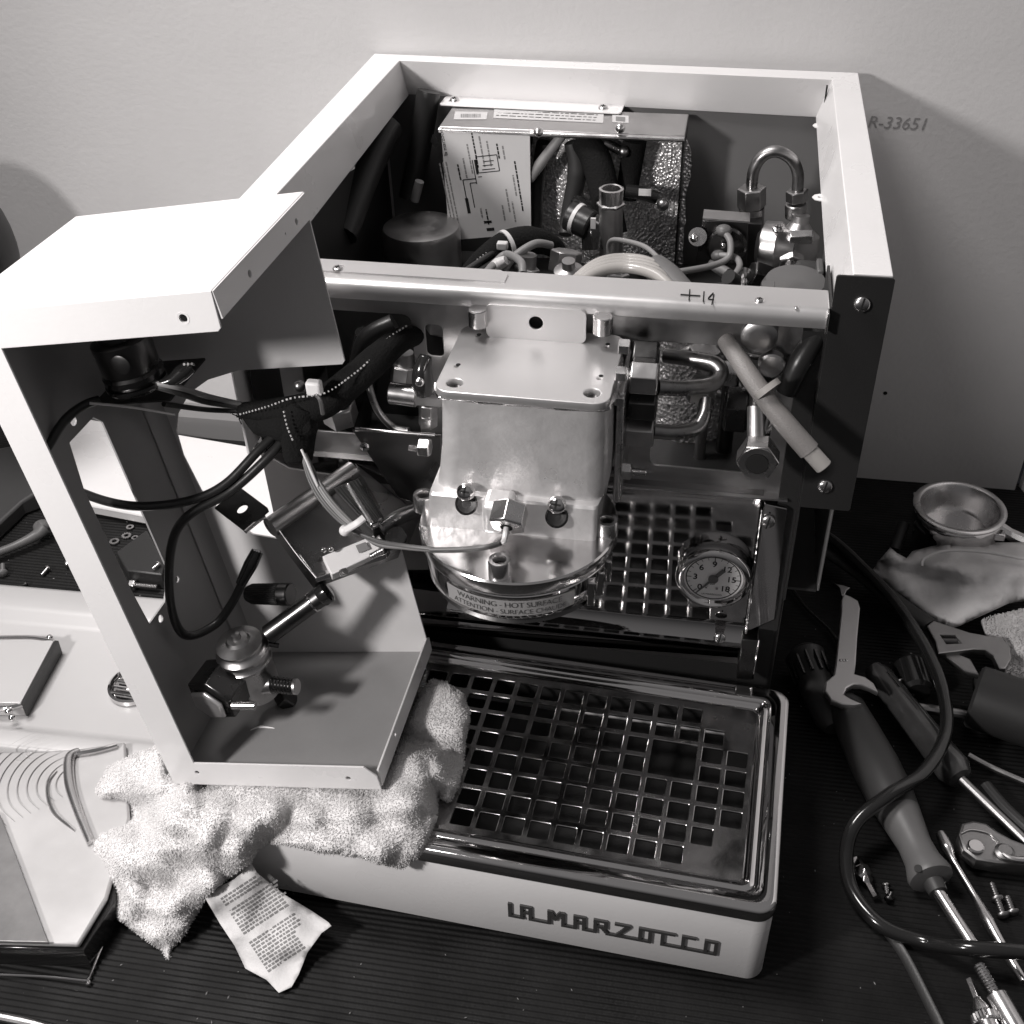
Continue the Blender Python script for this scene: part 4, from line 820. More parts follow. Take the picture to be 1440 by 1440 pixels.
c = Y(418, 548, -4.2); mk('brass_stud', G().sph(c+V((0, .4, 0)), .35), BRASS, HN)
def wire(pts, r=.16, m=GREYW, par=HN): return mk('lead', G().tube(pts, r, n=8, sub=10), m, par, ang=80)
def sw_(px, py, y): return SF @ sl(px, py, 'y', y)
# twin leads into the cover
wire([sw_(212, 541, 5.5), sw_(250, 552, 6), Y(290, 565, -6), Y(340, 572, -5)], .17, GREYP); wire([sw_(214, 538, 5.5), sw_(255, 546, 6), Y(295, 558, -6), Y(338, 568, -5)], .15, GREYW)
wire([sw_(230, 568, 7.5), Y(290, 576, -5), Y(340, 578, -5)], .15, GREYP); wire([sw_(126, 567, 4), sw_(180, 572, 5), sw_(245, 583, 7.0)], .07, WHITEP)
wire([sw_(140, 562, 5), sw_(118, 570, 4.4), sw_(92, 590, 3.6), sw_(72, 620, 2.6), sw_(50, 655, 1.5)], .24, RUBBER)
# black leads sweeping down from the loom
wire([Y(400, 600, -5.2), Y(365, 632, -6.5), Y(318, 680, -8), Y(270, 703, -9), Y(205, 712, -10), Y(150, 705, -10.5), Y(90, 682, -11), Y(40, 655, -11)], .26, RUBBER)
wire([Y(408, 606, -5.2), Y(380, 640, -6.5), Y(325, 690, -8), Y(262, 728, -9.5), Y(240, 775, -10.2), Y(240, 850, -10.6), Y(260, 893, -10.4), Y(300, 880, -9), Y(325, 850, -8), Y(345, 810, -7)], .27, RUBBER)
mk('cable_boot', G().tube([Y(338, 822, -7.3), Y(352, 795, -6.6), Y(362, 775, -6.0)], [.3, .42, .36], n=12), BLACKG, HN, ang=70)
for k in range(3): a = Y(360+3*k, 774+k, -6.2); mk('plug_contact', G().cyl(a, a+V((.05, -.25, .25)), .07, n=8), CHROME, HN)
# grey multi-lead running to the group sensor
for k in range(5):
    e = (k-2)*3.2; wire([Y(424+k, 635, -6), Y(440+e, 672, -6.8), Y(460+e*1.3, 705, -7.6), Y(492+e*1.2, 738, -8.3), Y(528, 762+e*.5, -9), Y(570, 769+e*.3, -9.8), Y(610, 773+e*.2, -10.2)], .10+.02*(k % 2), [MIDP, MIDP, GREYW, GREYW, MIDP][k])
wire([Y(605, 773, -10.2), Y(650, 772, -10.4), Y(688, 768, -10.5), Z(707, 760, 22.9)], .13, MIDP); wire([Y(605, 775, -10.2), Y(650, 774.5, -10.4), Y(688, 770, -10.5), Z(708, 763, 22.85)], .1, MIDP)
c = Y(491, 739, -9.0); mk('cable_tie', G().tube([Y(512, 728, -9.2), Y(500, 737, -9.5), Y(484, 746, -9.3)], .2, n=8, flat=.6), DIAL, HN); mk('tie_head', G().sph(Y(485, 746, -9.2), .32), DIAL, HN)
wire([Y(424, 632, -6.2), Y(432, 650, -6.6), Y(447, 684, -7.2)], .08, WHITEP)
# ================================================================== TOWEL
def relief(name, outline, ctrl, step, m, thick=.5, amp=.35, nsc=.35, fluff=0, seed=0, dens=50, parent=None, tuft=.22, fold=None, edge=0, edep=.9, **k):
    """cloth laid over real heights: outline seen in the photo, heights (cm above the mat) from control points"""
    from mathutils.geometry import intersect_point_tri_2d
    def inside(x, y):
        c = False; j = len(outline)-1
        for i in range(len(outline)):
            xi, yi = outline[i]; xj, yj = outline[j]
            if (yi > y) != (yj > y) and x < (xj-xi)*(y-yi)/(yj-yi)+xi: c = not c
            j = i
        return c
    dense = []
    for i in range(len(outline)):
        a = V(outline[i]); b = V(outline[(i+1) % len(outline)]); n = max(1, int((b-a).length/step)); 
        for j in range(n): dense.append(a+(b-a)*j/n)
    pts = list(dense); ne = len(pts); random.seed(seed)
    xs = [p.x for p in pts]; ys = [p.y for p in pts]; y = min(ys)+step*.5
    while y < max(ys):
        x = min(xs)+step*.5
        while x < max(xs):
            q = (x+random.uniform(-.2, .2)*step, y+random.uniform(-.2, .2)*step)
            if inside(*q) and min((abs(q[0]-p.x)+abs(q[1]-p.y)) for p in pts[:ne]) > step*.55: pts.append(V(q))
            x += step
        y += step
    res = delaunay_2d_cdt(pts, [], [list(range(ne))], 1, 1e-4)
    vv, _, ff = res[0], res[1], res[2]
    def hz(x, y):
        sw = 0; s = 0
        for cx, cy, z in ctrl: w = 1/((x-cx)**2+(y-cy)**2+60)**1.5; sw += w; s += w*z
        return s/sw
    P = []
    for v in vv:
        z = hz(v.x, v.y)
        if fold: z += fold(v.x, v.y)
        p = Z(v.x, v.y, z); w = p+V((0, 0, 0)); nn = noise.noise(w*nsc+V((seed, 0, 0)))*amp+noise.noise(w*nsc*2.7+V((0, seed, 0)))*amp*.4
        if edge:
            dm = min(((v.x-e_.x)**2+(v.y-e_.y)**2) for e_ in dense)**.5; t_ = max(0, 1-dm/edge); nn -= edep*(1-math.sqrt(max(0, 1-t_*t_)))
        P.append(p+(CAM-p).normalized()*nn)
    g = G(); g.add(P, [tuple(f) for f in ff])
    o = mk(name, g, m, parent, ang=180, **k)
    sd_ = o.modifiers.new('thick', 'SOLIDIFY'); sd_.thickness = thick*S; sd_.offset = -1
    # make sure faces look up
    me = o.data; up = sum((f.normal.z for f in me.polygons))
    if up < 0: me.flip_normals()
    if fluff:
        gt = G(); random.seed(seed+1)
        tv = []; tf = []
        for f in ff:
            a, b, c = P[f[0]], P[f[1]], P[f[2]]; cr_ = (b-a).cross(c-a); A = cr_.length/2; nn = cr_.normalized(); nn = nn if nn.dot(CAM-a) > 0 else -nn
            for _ in range(int(A*dens+random.random())):
                r1, r2 = random.random(), random.random()
                if r1+r2 > 1: r1, r2 = 1-r1, 1-r2
                q = a+(b-a)*r1+(c-a)*r2; cl = noise.noise(q*.9); d = (nn+V((random.uniform(-.8, .8), random.uniform(-.8, .8), random.uniform(-.8, .5)))*.27+V((cl, noise.noise(q*.9+V((9, 0, 0))), -.25))*.55).normalized()
                L = tuft*random.uniform(.6, 1.5); w_ = tuft*random.uniform(.22, .36); e1 = d.orthogonal().normalized()*w_; e2 = d.cross(e1).normalized()*w_; k0 = len(tv); md = q+d*L*.55
                tv += [q+e1*.7, q-e1*.35+e2*.6, q-e1*.35-e2*.6, md+e1, md-e1*.5+e2*.87, md-e1*.5-e2*.87, q+d*L]
                tf += [(k0, k0+1, k0+4, k0+3), (k0+1, k0+2, k0+5, k0+4), (k0+2, k0, k0+3, k0+5), (k0+3, k0+4, k0+6), (k0+4, k0+5, k0+6), (k0+5, k0+3, k0+6)]
        me2 = bpy.data.meshes.new('pile'); me2.from_pydata([tuple(p*S) for p in tv], [], tf); finish(me2, m, 180); t = bpy.data.objects.new('pile', me2); COL.objects.link(t); attach(t, o); tag(t, kind='stuff')
    return o
TO = [(134, 1112), (152, 1078), (185, 1062), (215, 1052), (225, 1045), (232, 1090), (262, 1096), (400, 1088), (530, 1092), (556, 1060), (575, 1010), (592, 975), (606, 955), (628, 960), (650, 975), (661, 1000), (655, 1040), (652, 1075), (643, 1110), (632, 1128), (618, 1120), (612, 1155), (600, 1185), (588, 1205), (565, 1223), (535, 1215), (500, 1204), (450, 1200), (410, 1190), (380, 1186), (365, 1192), (352, 1214), (320, 1235), (290, 1262), (262, 1310), (245, 1334), (238, 1353), (225, 1335), (196, 1315), (165, 1290), (140, 1276), (122, 1248), (112, 1222), (122, 1190), (142, 1170), (185, 1150), (160, 1148), (143, 1135)]
TC = [(150, 1100, 3.2), (200, 1080, 5.5), (240, 1100, 7.3), (265, 1108, 8.7), (265, 1130, 8.9), (160, 1140, 1.6), (190, 1152, 2.4), (250, 1150, 7.6), (280, 1110, 7.6), (310, 1140, 8.6), (350, 1110, 8.2), (350, 1160, 8.6), (390, 1150, 9.0), (450, 1110, 8.6), (520, 1110, 8.8), (580, 1040, 9.2), (610, 965, 9.0), (640, 990, 9.2), (650, 1080, 8.0), (630, 1120, 7.8), (600, 1080, 9.8), (570, 1130, 10), (600, 1185, 7.9), (560, 1220, 7.2), (530, 1190, 8.6), (500, 1200, 7.8), (500, 1150, 9.6), (430, 1150, 9.4), (410, 1180, 8.2), (380, 1190, 6.6), (360, 1200, 5.6), (330, 1185, 7.6), (290, 1180, 7.6), (250, 1190, 6.2), (240, 1215, 4.8), (180, 1200, 4.2), (130, 1220, 2.0), (150, 1270, .9), (200, 1300, .9), (240, 1340, .5), (270, 1290, 1.6), (230, 1260, 3.0), (310, 1235, 3.6), (200, 1250, 3.0)]
def tfold(x, y):
    s = 0
    # creases: (x0,y0,x1,y1,depth,width)
    for x0, y0, x1, y1, dp, wd in ((150, 1142, 300, 1105, -.8, 12), (375, 1185, 430, 1130, -.6, 16), (560, 1030, 640, 1060, -1.2, 16), (600, 1075, 625, 1160, -.7, 10), (215, 1250, 330, 1190, -1.1, 24), (400, 1170, 590, 1150, -.6, 15), (300, 1250, 290, 1170, .7, 22), (380, 1130, 300, 1230, .6, 20)):
        a = V((x0, y0)); b = V((x1, y1)); p = V((x, y)); t = max(0, min(1, (p-a).dot(b-a)/(b-a).length_squared)); d = (p-(a+(b-a)*t)).length; s += dp*math.exp(-(d/wd)**2)
    return s
TW = relief('terry_towel', TO, TC, 9, TERRY, thick=.35, amp=.34, nsc=.28, fluff=1, seed=4, dens=110, tuft=.11, fold=tfold, edge=20, edep=1.0, label='white terry towel bunched under the open cover and over the tray edge', cat='towel')
# long printed care tag sewn to the towel
TG = [(288, 1262), (300, 1252), (330, 1236), (353, 1213), (362, 1228), (400, 1258), (440, 1282), (462, 1297), (466, 1302), (452, 1312), (432, 1340), (420, 1370), (410, 1388), (392, 1396), (375, 1378), (345, 1362), (330, 1330), (310, 1300)]
TGC = [(288, 1262, 3.2), (353, 1213, 4.6), (330, 1240, 3.8), (466, 1302, 1.9), (440, 1285, 1.8), (400, 1260, 3.0), (392, 1396, .35), (345, 1360, .5), (420, 1370, .6), (380, 1320, 1.6), (310, 1300, 1.7), (410, 1300, 2.2)]
TA = relief('care_tag', TG, TGC, 7, TAGM, thick=.03, amp=.5, nsc=.45, seed=2, parent=TW)
def hz_tag(x, y):
    sw = s = 0
    for cx, cy, z in TGC: w_ = 1/((x-cx)**2+(y-cy)**2+60)**1.5; sw += w_; s += w_*z
    p = Z(x, y, s/sw); nn = noise.noise(p*.45+V((2, 0, 0)))*.5+noise.noise(p*.45*2.7+V((0, 2, 0)))*.2; return p+(CAM-p).normalized()*(nn+.03)
g = G(); random.seed(21); O_ = V((306, 1262)); U_ = V((52, -34)); VV = V((84, 112)); nrow = 24
for r in range(nrow):
    if r in (3, 12, 13): continue
    f0 = (r+.6)/(nrow+.5); u = .04
    while u < (1.25 if 3 < r < 18 else 1.0):
        w_ = random.uniform(.04, .12)
        a = O_+U_.normalized()*62*u+V((70, 108))*f0; b = a+U_.normalized()*62*w_; dn = V((.55, .83))*3.0
        g.add([hz_tag(*p) for p in (a, b, b+dn, a+dn)], [(0, 1, 2, 3)]); u += w_+.025
mk('tag_print', g, GREYINK, TA)
# ================================================================== LEFT OF THE MACHINE
def slab(name, pts, z0, m, par=None, bev=.08, **k):      # pts: (px, py, ztop) outline
    T = [Z(px, py, z) for px, py, z in pts]; B = [V((p.x, p.y, z0)) for p in T]; n = len(T)
    g = G(); g.add(T+B, [tuple(range(n)), tuple(range(n, 2*n))[::-1]]+[(i, (i+1) % n, n+(i+1) % n, n+i) for i in range(n)])
    return mk(name, g, m, par, bev=bev, **k)
wp = slab('white_panel', [(20, 690, 1.4), (150, 714, 1.4), (290, 741, 1.4), (432, 768, 1.4), (404, 637, 1.4), (250, 611, 1.4), (105, 586, 1.4)], .4, WHITE, label='flat white enamelled panel lying on the mat behind the open cover', cat='panel')
mk('panel_edge', G().tube([Z(20, 692, 1.3), Z(150, 716, 1.3), Z(290, 743, 1.3), Z(432, 770, 1.3)], .12), WHITEIN, wp)
# black tray / box beside it
bb = slab('black_case', [(-60, 640, 2.6), (20, 625, 2.6), (55, 690, 2.0), (30, 705, 1.6), (-60, 790, 1.6)], 0, GREYP, bev=.3, label='dark plastic case at the left edge of the photo beside the white panel', cat='case')
lev = mk('grey_lever', G().tube([Z(-20, 783, .9), Z(20, 768, .9), Z(50, 753, 1.1), Z(62, 742, 1.4)], [.35, .35, .45, .7], n=12), MIDP, ang=70, label='grey lever handle with rounded end lying among loose screws', cat='lever')
mk('lever_knob', G().sph(Z(59, 741, 1.3), .75, sq=(1, 1, .8)), MIDP, lev)
slab('black_block', [(163, 776, 1.6), (206, 745, 1.6), (232, 790, 1.6), (228, 808, 1.6), (178, 802, 1.6)], 0, BLACKP, bev=.12, label='matt black plastic block on the mat next to the small washers', cat='block')
def washer(px, py, r, lab, star=False):
    p = Z(px, py, .12); n = 20; g = G()
    prof = [(r*.5, 0), (r, 0), (r, .1), (r*.5, .1), (r*.5, 0)]
    n_ = 24; vs = []
    for i in range(n_):
        t = 2*math.pi*i/n_; k_ = (1.15 if i % 2 else .9) if star else 1
        vs += [p+V((math.cos(t)*rr_*(k_ if rr_ > r*.7 else 1), math.sin(t)*rr_*(k_ if rr_ > r*.7 else 1), h)) for rr_, h in prof[:4]]
    g.add(vs, [(4*i+a, 4*((i+1) % n_)+a, 4*((i+1) % n_)+(a+1) % 4, 4*i+(a+1) % 4) for i in range(n_) for a in range(4)])
    return mk('washer', g, STEEL, label=lab, cat='washer', group='washers on the mat')
washer(183, 742, .33, 'topmost small plain washer, nearest the white panel edge'); washer(161, 762, .42, 'largest plain washer, leftmost of the washer cluster')
washer(178, 754, .4, 'toothed lock washer in the middle of the washer cluster', True); washer(190, 757, .3, 'small tilted washer to the right of the toothed lock washer')
def bolt(name, px, py, ax, L, r, lab, kind='hex', z=.4, m=STEEL, grp=None, shaft=.5, cat='screw'):
    p = Z(px, py, z); ax = V(ax).normalized(); root = top(name, p, lab, cat, grp)
    if kind == 'hex': mk('head', G().hexn(p, p+ax*r*1.1, r, ref=(0, 0, 1)), m, root, bev=.03); s0 = r*1.1
    elif kind == 'dome':
        mk('head', G().lathe([(r, 0), (r, r*.3), (r*.7, r*.6), (0, r*.75)], p, -ax, 18), m, root, ang=50); s0 = 0
    mk('threaded_shank', threads(p+ax*s0, p+ax*(s0+L), r*shaft, n=max(6, int(L/.13)), k=12), m, root); return root
bolt('hex_bolt', 183, 822, (1, .02, 0), 1.8, .48, 'large hex bolt with star washer lying below the black block', z=.5, cat='bolt')
bolt('machine_screw', 66, 800, (-.15, -1, -.1), .75, .3, 'small round-head screw standing alone on the mat, pointing to the viewer', 'dome', z=.35, grp='loose screws on the left mat')
bolt('machine_screw', 36, 822, (-1, -.7, 0), .5, .25, 'dark screw half under the back edge of the grey cover', 'dome', z=.3, m=DARKM, grp='loose screws on the left mat')
bolt('machine_screw', 4, 805, (-.5, .9, .1), 1.0, .42, 'wide-headed screw at the left edge of the photo', 'dome', z=.4, m=MIDP, grp='loose screws on the left mat')
bolt('machine_screw', 95, 793, (.6, .3, 0), .5, .33, 'round-head screw touching the front strip of the open cover', 'dome', z=.35, grp='loose screws on the left mat')
bolt('machine_screw', 222, 794, (-.2, -.6, 0), .6, .28, 'bright round-head screw on top of the black block', 'dome', z=1.9, grp='loose screws on the left mat')
# grey enamel cover with pressed edges
gcv = top('grey_cover', (-18, -2, 0), 'large pale grey sheet cover with pressed edges lying on the mat at left', 'panel')
g = G(); g.sheet([(5.9, .2), (5.9, 1.5), (5.7, 1.85), (5.3, 2.0), (3.4, 2.0), (2.9, 1.85), (2.4, 1.4), (1.9, 1.25), (-7.6, 1.2), (-8.1, 1.3), (-8.5, 1.7), (-8.9, 1.85), (-9.9, 1.85), (-10.2, 1.7), (-10.3, .2)], -40, -6.2, .12)
R_ = Matrix.Rotation(.03, 4, 'Z')
g.v = [R_ @ (p+V((0, 1.2 if 0 else .5, 0))) for p in g.v]; mk('cover_sheet', g, COVM, gcv, ang=60)
q = [Z(-25, 903, 2.6), Z(76, 900, 2.6), Z(29, 988, 2.6), Z(-25, 988, 2.6)]
g = G(); g.hexa([V((p.x, p.y, 1.3)) for p in q], q); ib = mk('inset_box', g, COVM, gcv, bev=.05)
g = G(); a, b = q[1]+V((.05, 0, -.03)), q[2]+V((.05, -.05, -.03)); g.hexa([V((a.x, a.y, 1.3)), V((b.x, b.y, 1.3)), V((b.x+.15, b.y, 1.3)), V((a.x+.25, a.y, 1.3))], [a, b, b+V((.15, 0, 0)), a+V((.3, 0, 0))]); mk('dark_gap', g, BLACKP, ib)
mk('chrome_lip', G().tube([Z(-25, 897, 2.5), Z(40, 896, 2.5), Z(76, 901, 2.5)], .16), CHROME, ib); mk('chrome_lip', G().tube([Z(-25, 995, 2.3), Z(10, 996, 2.3), Z(33, 990, 2.3)], .2), CHROME, ib)
for px, py in ((70, 897), (12, 1000), (17, 1009)): mk('lip_screw', G().sph(Z(px, py, 2.5), .28, sq=(1, 1, .9)), CHROME, ib)
c = Z(190, 965, 1.35); g = G().lathe([(1.75, 0), (1.75, .35), (1.6, .45), (1.5, .3), (1.4, .05), (0, .02)], c, (0, 0, 1), 40); g.v = [c+V(((p-c).x*1.05, (p-c).y*1.12, (p-c).z)) for p in g.v]
mk('round_port', g, CHROME, gcv); 
for k in range(4): mk('port_reflection', G().tube([c+V((-1.3, -1.1+.6*k, .3)), c+V((1.3, -1.2+.6*k, .3))], .12), [DARKM, CHROME, DARKM, CHROME][k], gcv)  # dark and bright bars stand in for lines reflected in the port
# shallow steel pan in front of it, black outside
pan = top('steel_pan', (-14, -17, 0), 'brushed steel pan with black sides at the lower left beside the towel', 'pan')
outl = [(-45, 1058, 2.4), (60, 1056, 2.4), (108, 1053, 2.4), (176, 1043, 2.4), (182, 1150, 2.4), (150, 1262, 2.4), (110, 1328, 2.4), (-45, 1324, 2.4)]
pt_ = slab('pan_top', outl, 2.0, PANM, pan, bev=.15)
sk = slab('pan_skirt', [(-45, 1070, 1.9), (60, 1070, 1.9), (170, 1055, 1.9), (178, 1150, 1.9), (160, 1270, 1.9), (118, 1336, 1.9), (-45, 1331, 1.9)], .1, BLACKG, pan, bev=.05)
mk('pan_edge_bead', G().tube([Z(-45, 1369, .25), Z(60, 1373, .25), Z(122, 1379, .25), Z(124, 1377, .25), Z(158, 1296, .25)], .09), CHROME, pan)
mk('raised_rim', G().tube([Z(112, 1056, 2.55), Z(98, 1066, 2.6), Z(98, 1100, 2.6), Z(108, 1135, 2.6), (Z(128, 1185, 2.6))], [.25, .35, .35, .3, .25]), STEEL, pan, ang=80)
mk('raised_rim', G().tube([Z(100, 1062, 2.55), Z(135, 1056, 2.6), Z(165, 1048, 2.6)], .2), CHROME, pan)
mk('wiper_arc', G().tube([Z(80, 1084, 2.45), Z(66, 1105, 2.47), Z(74, 1140, 2.47), Z(105, 1168, 2.47)], [.06, .18, .18, .06], flat=.3), STEEL, pan)
for k in range(9):
    r_ = 1.6+.42*k; c_ = Z(118, 1098, 2.45)
    mk('brushed_arc', G().tube([c_+V((r_*math.cos(t_)*1.15-.15*k, r_*math.sin(t_), 0)) for t_ in (2.3, 2.7, 3.1, 3.5, 3.9, 4.3)], [.01, .05, .07, .07, .05, .01], flat=.1, n=6), PANM, pan)
slab('smoked_plate', [(-45, 1120, 2.75), (0, 1145, 2.75), (25, 1210, 2.75), (68, 1325, 2.75), (-45, 1322, 2.75)], 2.5, SMOKE, pan, bev=.04)
mk('mat_edge_trim', G().tube([Z(-30, 1424, .1), Z(40, 1438, .1), Z(90, 1452, .1)], .25), STEELV, None, label='thin bright metal trim strip at the bottom left corner', cat='trim strip')
# ================================================================== RIGHT OF THE MACHINE: TOOLS
# portafilter
pc = Z(1350, 712, 5.5); PFo = top('portafilter', (pc.x, pc.y, 0), 'chrome portafilter with an empty steel basket standing near the wall', 'portafilter')
mk('portafilter_ring', G().lathe([(2.9, -3.6), (3.05, -3.3), (3.05, -2.2), (3.35, -1.9), (3.4, -.5), (3.3, -.35), (3.2, -.3)], pc, (0, 0, 1), 56, caps=(1, 0)), CHROME, PFo, ang=50)
mk('filter_basket', G().lathe([(3.2, -.28), (3.52, -.2), (3.55, -.05), (3.45, .05), (3.1, .04), (2.98, -.1), (2.9, -1.9), (2.6, -2.3), (0, -2.35)], pc, (0, 0, 1), 56, caps=(0, 0)), STEEL, PFo, ang=50)
for t in (-.6, 2.5): p = pc+V((3.5*math.cos(t), 3.5*math.sin(t), -1)); mk('locking_ear', G().box(p.x-.4, p.x+.4, p.y-.4, p.y+.4, p.z-.3, p.z+.3), CHROME, PFo, bev=.1)
mk('portafilter_arm', G().tube([Z(1400, 742, 3.6), Z(1418, 752, 3.4), Z(1450, 768, 3.2)], [.75, .6, .7]), STEEL, PFo); mk('spout', G().lathe([(1.2, -2), (1.4, 0)], pc+V((0, 0, -3.5)), (0, 0, 1), 24), CHROME, PFo)
# rag
RO = [(1224, 806), (1236, 788), (1252, 770), (1262, 778), (1275, 785), (1283, 775), (1310, 768), (1350, 763), (1400, 763), (1470, 762), (1470, 842), (1420, 848), (1380, 866), (1350, 880), (1335, 884), (1305, 866), (1265, 835)]
rag = relief('cleaning_cloth', RO, [(1230, 800, 2.2), (1255, 775, 3.8), (1275, 790, 3.4), (1350, 765, 4.4), (1440, 765, 4.2), (1440, 840, 3.0), (1340, 880, 2.4), (1300, 850, 2.8), (1350, 810, 4.2), (1400, 810, 4.2)], 9, RAGM, thick=.3, amp=.7, nsc=.55, seed=8, edge=12, edep=.6,
             fold=lambda x, y: .5*math.exp(-((y-795-.12*(x-1290))/7)**2)-.6*math.exp(-((y-805-.28*(x-1290))/8)**2), label='grey chamois cloth folded over beside the portafilter', cat='cloth')
mk('cloth_hem', G().tube([Z(1296, 796, 4.3), Z(1300, 785, 4.6), Z(1330, 775, 4.9), Z(1380, 776, 4.9), Z(1440, 786, 4.7)], .12), RAGM, rag)
RO2 = [(1380, 872), (1395, 866), (1412, 862), (1430, 858), (1470, 850), (1470, 950), (1430, 952), (1405, 945), (1395, 915)]
relief('terry_rag', RO2, [(1385, 870, 2.2), (1440, 860, 3), (1430, 945, 2), (1400, 900, 2.6), (1440, 900, 3.3)], 9, TERRY, thick=.3, amp=.4, seed=12, fluff=1, dens=60, tuft=.16, label='small pale terry rag at the right edge under the adjustable wrench', cat='rag')
# spray can / jar at the right
ca = Z(1432, 1000, 2.2); can = mk('dark_can', G().lathe([(2.0, -3), (2.2, -2.8), (2.2, 2.6), (1.9, 3.0), (0, 3.1)], ca, (1, -.35, .0), 40), GREYP, None, label='dark ribbed can lying on its side at the right edge', cat='can')
# adjustable wrench
aw = top('adjustable_wrench', Z(1250, 850, 1), 'adjustable wrench with black dipped handle and open jaw resting on the rag', 'wrench')
hp_ = [Z(1118, 757, 1.4), Z(1160, 772, 1.8), Z(1210, 805, 2.2), Z(1262, 848, 2.6), Z(1308, 880, 2.9)]
g = G(); n = 14; vs = []; q = G().tube(hp_, .01, n=3, sub=6, caps=False).v[::3]
for i, p in enumerate(q):
    t = (q[min(i+1, len(q)-1)]-q[max(i-1, 0)]).normalized(); e = t.cross(V((0, 0, 1))).normalized(); up_ = e.cross(t); f_ = i/(len(q)-1); w_ = .95*(1-.25*f_)*(.55 if i == 0 else 1)
    vs += [p+e*w_*math.cos(2*math.pi*k/n)+up_*.38*math.sin(2*math.pi*k/n) for k in range(n)]
m_ = len(q); g.add(vs, [(i*n+k, i*n+(k+1) % n, (i+1)*n+(k+1) % n, (i+1)*n+k) for i in range(m_-1) for k in range(n)]+[tuple(range(n))[::-1], tuple(range((m_-1)*n, m_*n))])
hd_ = mk('handle', g, GREYP, aw, ang=60); c = Z(1155, 765, 2.15); mk('handle_eyelet', G().lathe([(.35, 0), (.5, .05), (.52, .12), (.35, .1)], c, (.1, -.1, 1), 20), BLACKG, hd_); mk('eyelet_hole', G().cyl(c, c+V((0, 0, .06)), .34, n=18), INK, hd_)
def flatpoly(name, px, z, t, m, par, bev=.05, holes=()):
    P = [Z(x, y, z) for x, y in px]; F = frame(P[0], P[1]-P[0], V((0, 0, 1)).cross(P[1]-P[0])); Fi = F.inverted(); o = [tuple((Fi @ p)[:2]) for p in P]
    hs_ = [[tuple((Fi @ Z(x, y, z))[:2]) for x, y in h] for h in holes]
    return plate(name, o, hs_, t, F, m, par, bev=bev)
TOOLST = mat('tool_steel', .34, .36, 1, bump=.06, bscale=150, rvar=.08, rscale=50, cvar=.1, cscale=40)
flatpoly('jaw_head', [(1302, 884), (1312, 876), (1335, 884), (1362, 893), (1390, 898), (1408, 900), (1419, 912), (1421, 930), (1413, 944), (1404, 944), (1395, 925), (1385, 918), (1368, 917), (1345, 920), (1318, 923), (1314, 905)], 3.2, .55, TOOLST, aw, bev=.1, holes=[[(1321, 896), (1342, 897), (1350, 908), (1330, 909)]])
mk('adjusting_screw', G().tube([Z(1320, 902, 3.1), Z(1350, 903, 3.1)], .3, n=12), DARKM, aw); flatpoly('moving_jaw', [(1328, 925), (1342, 921), (1364, 930), (1376, 952), (1355, 946)], 2.9, .5, TOOLST, aw, bev=.1)
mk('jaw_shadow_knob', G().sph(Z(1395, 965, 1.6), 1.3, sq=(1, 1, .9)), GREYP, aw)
# combination spanner
sp = top('open_end_spanner', Z(1185, 900, 2), 'bare steel open-ended spanner pointing at the viewer, lying over the screwdriver handle', 'spanner')
SHP = [(1186, 838), (1196, 842), (1206, 848), (1209, 858), (1205, 900), (1203, 935), (1201, 951), (1216, 955), (1228, 964), (1234, 976), (1222, 970), (1210, 966), (1199, 966), (1190, 971), (1186, 980), (1196, 986), (1212, 993), (1200, 995), (1184, 994), (1168, 988), (1159, 975), (1160, 962), (1172, 952), (1174, 940), (1178, 900), (1182, 862), (1182, 848)]
flatpoly('spanner_body', SHP, 3.3, .5, mat('satin_tool_steel', .62, .42, 1, bump=.04, bscale=150, rvar=.06), sp, bev=.1)
flatpoly('spanner_jaw', [(1168, 819), (1176, 824), (1186, 826), (1195, 829), (1190, 833), (1187, 840), (1183, 840), (1180, 829)], 3.35, .4, TOOLST, sp, bev=.05)
for k in range(3): mk('stamped_mark', G().sph(Z(1182+4*k, 928, 3.6), .1, n=8, sq=(1, 1, .3)), CHROME, sp)
# big two-tone screwdriver
def axis_lathe(name, prof, a, b, m, par, n=32, ang=40):
    a, b = V(a), V(b); L = (b-a).length; return mk(name, G().lathe([(r, h*L) for r, h in prof], a, b-a, n), m, par, ang=ang)
sdA, sdB = Z(1185, 985, 2.0), Z(1312, 1240, 1.7); sd_t = top('large_screwdriver', sdA, 'large two-tone screwdriver with black grip, mid grey neck and bright shaft', 'screwdriver')
axis_lathe('grip', [(0, 0), (.9, .005), (1.25, .05), (1.4, .2), (1.55, .4), (1.5, .55), (1.32, .66)], sdA, sdB, GREYP, sd_t); 
axis_lathe('grip_neck', [(1.33, .655), (1.2, .72), (1.02, .82), (1.08, .9), (1.35, .965), (1.3, .985), (.7, 1.0)], sdA, sdB, MIDP, sd_t)
dv = (sdB-sdA).normalized(); axis_lathe('ferrule', [(.62, 0), (.62, .5), (.55, 1)], sdB-dv*.2, sdB+dv*.75, GREYP, sd_t); shb = Z(1440, 1478, 1.5)
mk('shaft', G().cyl(sdB+dv*.6, Z(1368, 1330, 1.6), .36, n=20), STEEL, sd_t); p = Z(1291, 1222, 2.7); mk('grip_mark', G().lathe([(.2, 0), (.25, .05), (.2, .1)], p, (0, -.4, 1), 14), GREYP, sd_t)
